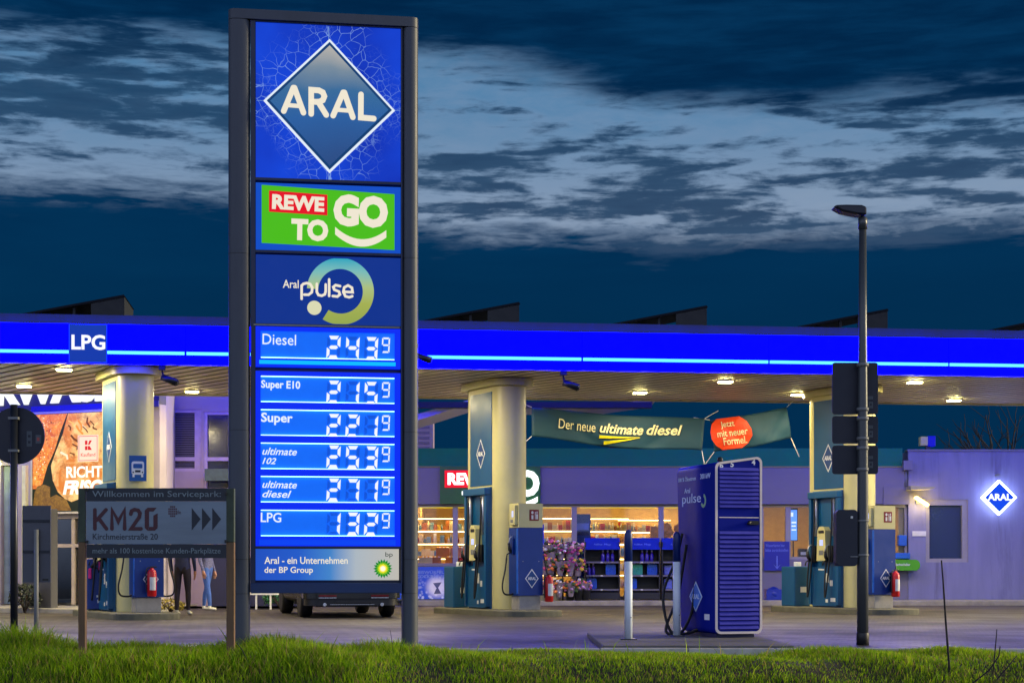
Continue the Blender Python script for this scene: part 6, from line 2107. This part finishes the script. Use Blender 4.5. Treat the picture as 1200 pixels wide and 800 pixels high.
def shrub(name, label, x_, y_, r, h_, n_, c1, c2, seed):
    q = random.Random(seed)
    r_ = thing(name, label, "shrub", (x_, y_, 0))
    m_ = MB().m(mat("twig", (60, 46, 34), 0.8))
    for k in range(7):
        t = q.uniform(0, 6.28)
        m_.tube([(0, 0, 0), (math.cos(t) * r * .3, math.sin(t) * r * .3, h_ * .4), (math.cos(t) * r * .6, math.sin(t) * r * .6, h_ * q.uniform(.6, .9))], [0.02, 0.014, 0.006], 5)
    m_.build("stem", r_)
    m_ = MB()
    ma, mb_ = mat(name + "_leaf_dark", c1, 0.6), mat(name + "_leaf_pale", c2, 0.6)
    for k in range(n_):
        t = q.uniform(0, 6.28); ph = math.acos(q.uniform(-0.6, 1)); rr0 = q.uniform(0.5, 1.0) ** 0.5
        c_ = Vector((r * rr0 * math.sin(ph) * math.cos(t), r * rr0 * math.sin(ph) * math.sin(t), h_ * 0.5 + h_ * 0.5 * rr0 * math.cos(ph)))
        a = Vector((q.uniform(-1, 1), q.uniform(-1, 1), q.uniform(-1, 1))).normalized() * q.uniform(0.03, 0.07)
        b = Vector((q.uniform(-1, 1), q.uniform(-1, 1), q.uniform(-1, 1))).normalized() * q.uniform(0.012, 0.03)
        m_.m(ma if q.random() < 0.6 else mb_)
        m_.add([c_ - a, c_ + b, c_ + a, c_ - b], [(0, 1, 2, 3)], False)
    m_.build("foliage", r_)
    return r_


shrub("dark_shrub", "dark rounded shrub before the info pillar", X(29, 35.9), 35.9, 0.34, 0.62, 700, (18, 28, 18), (36, 50, 30), 3)
shrub("green_shrub", "bright green shrub behind the low white fence", X(328, 39.6), 39.6, 0.4, 0.5, 700, (20, 70, 40), (60, 130, 70), 4)
shrub("yellow_shrub", "small yellowish plant beside the person in dark trousers", X(200, 36.5), 36.5, 0.3, 0.3, 260, (110, 100, 30), (160, 140, 50), 6)

# ------------------------------------------------------------------ people
def person(name, label, loc, rz, cloth, stride=0.12, hair=(40, 30, 24)):
    """standing adult: one skinned body, coloured by height and distance from the hands"""
    J = {}
    E = []

    def j(n_, p, r):
        J[n_] = (Vector(p), r)

    def e(*ns):
        E.extend(zip(ns[:-1], ns[1:]))
    j('pelvis', (0, 0, 0.95), 0.145); j('waist', (0, 0, 1.08), 0.13); j('chest', (0, 0.01, 1.28), 0.15); j('upch', (0, 0.01, 1.41), 0.13); j('neck', (0, 0, 1.50), 0.06); j('chin', (0, -0.015, 1.56), 0.065); j('head', (0, -0.02, 1.64), 0.092); j('crown', (0, -0.005, 1.715), 0.075)
    e('pelvis', 'waist', 'chest', 'upch', 'neck', 'chin', 'head', 'crown')
    j('nose', (0, -0.125, 1.625), 0.014); e('head', 'nose')
    for s, t in ((-1, 'l'), (1, 'r')):
        st = stride * s
        j('hip' + t, (0.09 * s, 0, 0.90), 0.10); j('thigh' + t, (0.1 * s, st * .3, 0.70), 0.088); j('knee' + t, (0.105 * s, st * .5 - 0.01, 0.49), 0.066); j('calf' + t, (0.11 * s, st * .8, 0.36), 0.063); j('ankle' + t, (0.11 * s, st, 0.10), 0.043); j('heel' + t, (0.11 * s, st + 0.02, 0.045), 0.042); j('toe' + t, (0.12 * s, st - 0.17, 0.035), 0.033)
        e('pelvis', 'hip' + t, 'thigh' + t, 'knee' + t, 'calf' + t, 'ankle' + t, 'heel' + t, 'toe' + t)
        j('sh' + t, (0.185 * s, 0.01, 1.41), 0.066); j('elb' + t, (0.25 * s, 0.04, 1.13), 0.048); j('wri' + t, (0.245 * s, -0.05, 0.89), 0.032); j('palm' + t, (0.24 * s, -0.06, 0.82), 0.036)
        e('upch', 'sh' + t, 'elb' + t, 'wri' + t, 'palm' + t)
        for f_ in range(4):
            ln_ = (0.075, 0.085, 0.08, 0.062)[f_]
            a = (0.24 * s, -0.085 + 0.02 * f_, 0.785)
            j('k%d' % f_ + t, a, 0.0095); j('m%d' % f_ + t, (a[0] - 0.008 * s, a[1] - 0.004, a[2] - ln_ * .55), 0.009); j('t%d' % f_ + t, (a[0] - 0.022 * s, a[1] - 0.004, a[2] - ln_), 0.008)
            e('palm' + t, 'k%d' % f_ + t, 'm%d' % f_ + t, 't%d' % f_ + t)
        j('th' + t, (0.235 * s, -0.1, 0.80), 0.011); j('tt' + t, (0.225 * s, -0.115, 0.755), 0.009); e('palm' + t, 'th' + t, 'tt' + t)
    names = list(J)
    me = bpy.data.meshes.new("sk")
    me.from_pydata([J[n_][0] for n_ in names], [(names.index(a), names.index(b)) for a, b in E], [])
    o = bpy.data.objects.new("sk", me); COL.objects.link(o)
    sk = o.modifiers.new("skin", 'SKIN'); sk.use_smooth_shade = True
    if not me.skin_vertices:
        me.attributes
    lay = me.skin_vertices[0].data
    for i, n_ in enumerate(names):
        rr0 = J[n_][1]
        lay[i].radius = (rr0 * (1.25 if n_ in ('chest', 'upch', 'waist', 'pelvis') else 1), rr0 * (0.8 if n_ in ('chest', 'upch', 'waist', 'pelvis') else 1))
        lay[i].use_root = (n_ == 'pelvis')
    su = o.modifiers.new("sub", 'SUBSURF'); su.levels = 1; su.render_levels = 1
    dg = bpy.context.evaluated_depsgraph_get()
    body = bpy.data.meshes.new_from_object(o.evaluated_get(dg))
    bpy.data.objects.remove(o)
    r_ = thing(name, label, "person", loc, rz)
    b = bpy.data.objects.new("body", body); COL.objects.link(b); b.parent = r_
    body.materials.clear()
    skin = mat("skin", (160, 112, 88), 0.55, var=0.05)
    shirt, trou, shoe, sleeve = cloth
    for m__ in (skin, shirt, trou, shoe):
        body.materials.append(m__)
    for p in body.polygons:
        c_ = p.center
        if abs(c_.x) > 0.19 and c_.z < 0.885: k = 0
        elif c_.z > 1.49: k = 0
        elif c_.z > 0.93 or (abs(c_.x) > 0.195 and c_.z > 0.86): k = 1
        elif c_.z > 0.095: k = 2
        else: k = 3
        p.material_index = k; p.use_smooth = True
    HM = mat("hair_%d" % hair[0], hair, 0.6, var=0.3, scale=30)
    m_ = MB().m(HM).ball((0, 0.012, 1.675), 0.108, (0.93, 1.0, 1.02), 14)
    m_.v = [(x_, y_, max(z_, 1.60 + (0.09 if y_ < -0.05 else 0.0))) for x_, y_, z_ in m_.v]
    m_.build("hair", r_)
    m_ = MB().m(WHITE).ball((-0.032, -0.098, 1.655), 0.013, (1, .6, 1), 8).ball((0.032, -0.098, 1.655), 0.013, (1, .6, 1), 8).m(BLACK).ball((-0.032, -0.106, 1.655), 0.006, (1, .5, 1), 6).ball((0.032, -0.106, 1.655), 0.006, (1, .5, 1), 6)
    m_.m(mat("lips", (150, 84, 76), 0.5)).ball((0, -0.085, 1.585), 0.02, (1.1, .5, .35), 8)
    m_.build("face", r_)
    return r_


NAVYC = mat("navy_jacket", (38, 44, 78), 0.8, var=0.2, scale=12)
DRKC = mat("dark_trousers", (34, 26, 38), 0.85, var=0.2, scale=12)
PATC = mat("patterned_blouse", (78, 80, 120), 0.8, var=0.75, scale=45)
JEAN = mat("blue_jeans", (50, 84, 160), 0.85, var=0.25, scale=14)
SHO = mat("white_shoes", (206, 204, 190), 0.6)
P1 = 34.3
person("person", "person in navy jacket and dark trousers standing beside the pump seen under the welcome board", (X(214, P1), P1, 0), R(170), (NAVYC, DRKC, SHO, 1), 0.03)
P2 = 38.2
person("person", "person in patterned top, blue jeans and white shoes walking beneath the welcome board", (X(242.5, P2), P2, 0), R(70), (PATC, JEAN, SHO, 1), 0.14, (90, 60, 36))

# ------------------------------------------------------------------ parked car behind the pylon
CPAINT = mat("car_paint_grey", (60, 60, 57), 0.22, 0.6, var=0.04)
CGL = mat("car_glass", (14, 16, 18), 0.08, var=0.1)
CTR = mat("car_trim", (20, 20, 22), 0.5)
RLT = mat("rear_reflector", (110, 10, 10), 0.15)
car = thing("parked_car", "grey parked car with dark tyres showing beneath the price pylon", "car", (X(414, 32.4), 32.4, 0), R(15))
# cross-sections from rear (y=0) to front (y=4.5): y, half width, underside z, waist z, roof z, roof half width
sec = [(0.0, 0.80, 0.36, 0.86, 0.92, 0.70), (0.10, 0.90, 0.30, 0.98, 1.06, 0.76), (0.35, 0.93, 0.26, 1.02, 1.40, 0.66), (0.75, 0.94, 0.25, 1.02, 1.58, 0.63), (1.6, 0.94, 0.25, 1.01, 1.62, 0.64), (2.5, 0.94, 0.25, 0.99, 1.56, 0.63), (3.05, 0.94, 0.25, 0.98, 1.16, 0.70), (3.4, 0.93, 0.25, 0.96, 1.02, 0.78), (4.1, 0.91, 0.26, 0.86, 0.90, 0.76), (4.42, 0.84, 0.30, 0.70, 0.76, 0.66), (4.5, 0.72, 0.38, 0.62, 0.66, 0.55)]
ns = 14


def car_sec(y_, hw_, zu, zw, zr, rw):
    h_ = [(0, zu), (hw_ * .8, zu), (hw_ * .97, zu + .08), (hw_, zu + .25), (hw_ * .985, zw - .1), (hw_ * .95, zw), (rw * 1.03, zr - .09), (rw * .86, zr - .015), (0, zr)]
    return [(x_, y_, z_) for x_, z_ in h_] + [(-x_, y_, z_) for x_, z_ in h_[-2:0:-1]]


vs = []
for s_ in sec:
    vs += car_sec(*s_)
n_ = 16
m_ = MB()
m_.m(CPAINT); m_.m(CGL); m_.m(CTR)
m_.v = vs
for i in range(len(sec) - 1):
    for k in range(n_):
        q = (k + 1) % n_
        m_.f.append((i * n_ + k, i * n_ + q, (i + 1) * n_ + q, (i + 1) * n_ + k)[::-1])
        glass = k in (5, 10) and 2 <= i <= 5 or (i in (1, 5) and k in (5, 6, 7, 8, 9, 10) and i == 5) or (i == 1 and k in (6, 7, 8, 9))
        low = k in (0, 15, 1, 14)
        m_.fm.append(1 if glass else 2 if low else 0); m_.sm.append(True)
m_.f.append(tuple(range(n_))); m_.fm.append(0); m_.sm.append(False)
m_.f.append(tuple((len(sec) - 1) * n_ + k for k in range(n_))[::-1]); m_.fm.append(0); m_.sm.append(False)
cb = m_.build("body", car)
cb.modifiers.new("sub", 'SUBSURF').levels = 1
m_ = MB().m(CTR).prism(rrect(-0.89, 0.89, -0.03, 0.62, 0.24, 8), 0.235, 0.372, 'z', True).box(-0.34, 0.34, -0.05, -0.0305, 0.275, 0.33)
m_.m(CPAINT).prism(rrect(-0.935, 0.935, -0.06, 0.62, 0.26, 8), 0.3725, 0.62, 'z', True)
m_.m(STEEL).box(-0.45, 0.4, -0.045, -0.0305, 0.25, 0.262).tube([(-0.55, 0.1, 0.255), (-0.55, -0.04, 0.255)], 0.035, 10).tube([(0.55, 0.1, 0.255), (0.55, -0.04, 0.255)], 0.035, 10)
m_.m(CTR).box(-0.6, 0.6, 0.7, 3.9, 0.2, 0.3)
m_.build("bumper", car, bevel=0.012)
for s_ in (-1, 1):
    MB().m(RLT).box(s_ * 0.5 - 0.17, s_ * 0.5 + 0.17, -0.072, -0.0605, 0.405, 0.44).m(STEEL).box(s_ * 0.5 - 0.17, s_ * 0.5 + 0.17, -0.07, -0.0605, 0.375, 0.392).build("reflector", car, bevel=0.005)
    MB().m(glow("tail_light_red", (120, 6, 10), 0.25)).box(s_ * 0.72 - 0.16, s_ * 0.72 + 0.16, -0.03, 0.12, 0.80, 0.98).build("tail_light", car, bevel=0.02)
    MB().m(glow("headlight_glass", (170, 176, 180), 0.1)).box(s_ * 0.66 - 0.16, s_ * 0.66 + 0.16, 4.3, 4.46, 0.62, 0.76).build("headlight", car, bevel=0.03)
    for yy in (0.85, 3.6):
        w = MB().m(BLACK).prism(ring(0, 0, 0.2, 0.33, 0, 360, 32)[:33] , 0, 0.01)
        w = MB().m(BLACK)
        prof = [(0.2, -0.11), (0.31, -0.115), (0.34, -0.08), (0.34, 0.08), (0.31, 0.115), (0.2, 0.11)]
        w.lathe([(r_0, z_0) for r_0, z_0 in prof], 0, 0, 28)
        w.v = [(v[2], v[0], v[1]) for v in w.v]
        wo = w.build("wheel", car, (s_ * 0.80, yy, 0.34))
        rim = MB().m(STEEL).lathe([(0.02, -0.06), (0.19, -0.07), (0.205, -0.1), (0.205, 0.1), (0.19, 0.07), (0.02, 0.06)], 0, 0, 20)
        rim.v = [(v[2], v[0], v[1]) for v in rim.v]
        rim.build("rim", wo)
MB().m(mat("number_plate", (214, 214, 206), 0.4)).box(-0.26, 0.26, -0.03, -0.005, 0.70, 0.80).build("number_plate", car)

# ------------------------------------------------------------------ bare trees beyond the station
BARK = mat("bare_bark", (40, 34, 30), 0.9, var=0.3)


def bare_tree(label, x_, y_, h_, seed):
    q = random.Random(seed)
    r_ = thing("bare_tree", label, "tree", (x_, y_, 0), 0)
    tr = MB().m(BARK).tube([(0, 0, -0.1), (0.05, 0, h_ * .18), (0.0, 0.05, h_ * .36)], [h_ * .024, h_ * .018, h_ * .015], 8)
    tr.build("trunk", r_)
    m_ = MB().m(BARK)

    def grow(p, d, ln_, rad, depth):
        mid = p + d * ln_ * .5 + Vector((q.uniform(-1, 1), q.uniform(-1, 1), q.uniform(-.4, .6))) * ln_ * .07
        end = p + d * ln_ + Vector((q.uniform(-1, 1), q.uniform(-1, 1), 0.3)) * ln_ * .08
        m_.tube([p, mid, end], [rad, rad * .8, rad * .55], 5 if depth > 1 else 4, False)
        if depth == 0:
            return
        for k in range(q.randint(2, 3) + (depth > 2)):
            nd = (d + Vector((q.uniform(-1, 1), q.uniform(-1, 1), q.uniform(-.3, .9))) * .75).normalized()
            grow(p.lerp(end, q.uniform(.5, 1.0)), nd, ln_ * q.uniform(.55, .8), rad * .55, depth - 1)
    for k in range(5):
        t = k * 1.26 + q.uniform(0, 1)
        grow(Vector((0, 0, h_ * (.26 + .025 * k))), Vector((math.cos(t) * .7, math.sin(t) * .7, .9)).normalized(), h_ * .26, h_ * .010, 3)
    m_.build("crown", r_)


bare_tree("bare tree silhouette rising over the end of the rendered block", X(1192, 62), 62, 8.4, 11)
bare_tree("bare tree silhouette behind the shop roof beside the pylon", X(516, 64), 64, 6.6, 12)
bare_tree("slender bare tree beyond the rendered block outside the wall sign", X(1250, 66), 66, 8.0, 13)

# ------------------------------------------------------------------ dry stalks in the grass
DRY = mat("dry_stalk", (24, 22, 22), 0.9, var=0.3)


def gz(x_, y_):
    return float(lawn_z(np.array(x_), np.array(y_)))


def stalk(label, Ys, pts, rad, name="dry_stalk"):
    pts = [(X(a, Ys), Ys + 0.02 * i, Z(b, Ys)) for i, (a, b) in enumerate(pts)]
    b0 = pts[0]
    g = gz(b0[0], b0[1])
    P = [(b0[0] + 0.01, b0[1], g - 0.05)] + pts
    org = Vector((b0[0], b0[1], g))
    return tag(MB().m(DRY).tube([Vector(p) - org for p in P], [rad * (1 - 0.6 * i / len(P)) for i in range(len(P))], 6).build(name, None, org), label, "stalk")


stalk("tall thin dark stalk leaning in the grass before the rendered wall", 17.6, [(1112, 775), (1109, 730), (1107, 690), (1105, 656)], 0.014)
st = stalk("upright dead twig in the grass at the lawn's end", 17.4, [(1163, 798), (1166, 770), (1169, 745), (1170, 737)], 0.009)
stalk("dead twig slanting low across the grass at the lawn's end", 17.2, [(1140, 800), (1160, 785), (1172, 768), (1174, 757)], 0.011)
stalk("dead twig leaning outwards by the lawn's end", 17.3, [(1168, 796), (1180, 783), (1193, 768)], 0.01)
stalk("short dark stalk in the grass under the price pylon", 18.0, [(395, 790), (395, 762)], 0.008)
stalk("thin dry stem leaning in the grass beside the pylon's far post", 18.3, [(461, 768), (459, 750), (457, 738)], 0.004)
stalk("dark leaning stalk in the grass by the welcome board's post", 17.8, [(292, 778), (284, 762), (277, 753)], 0.008)
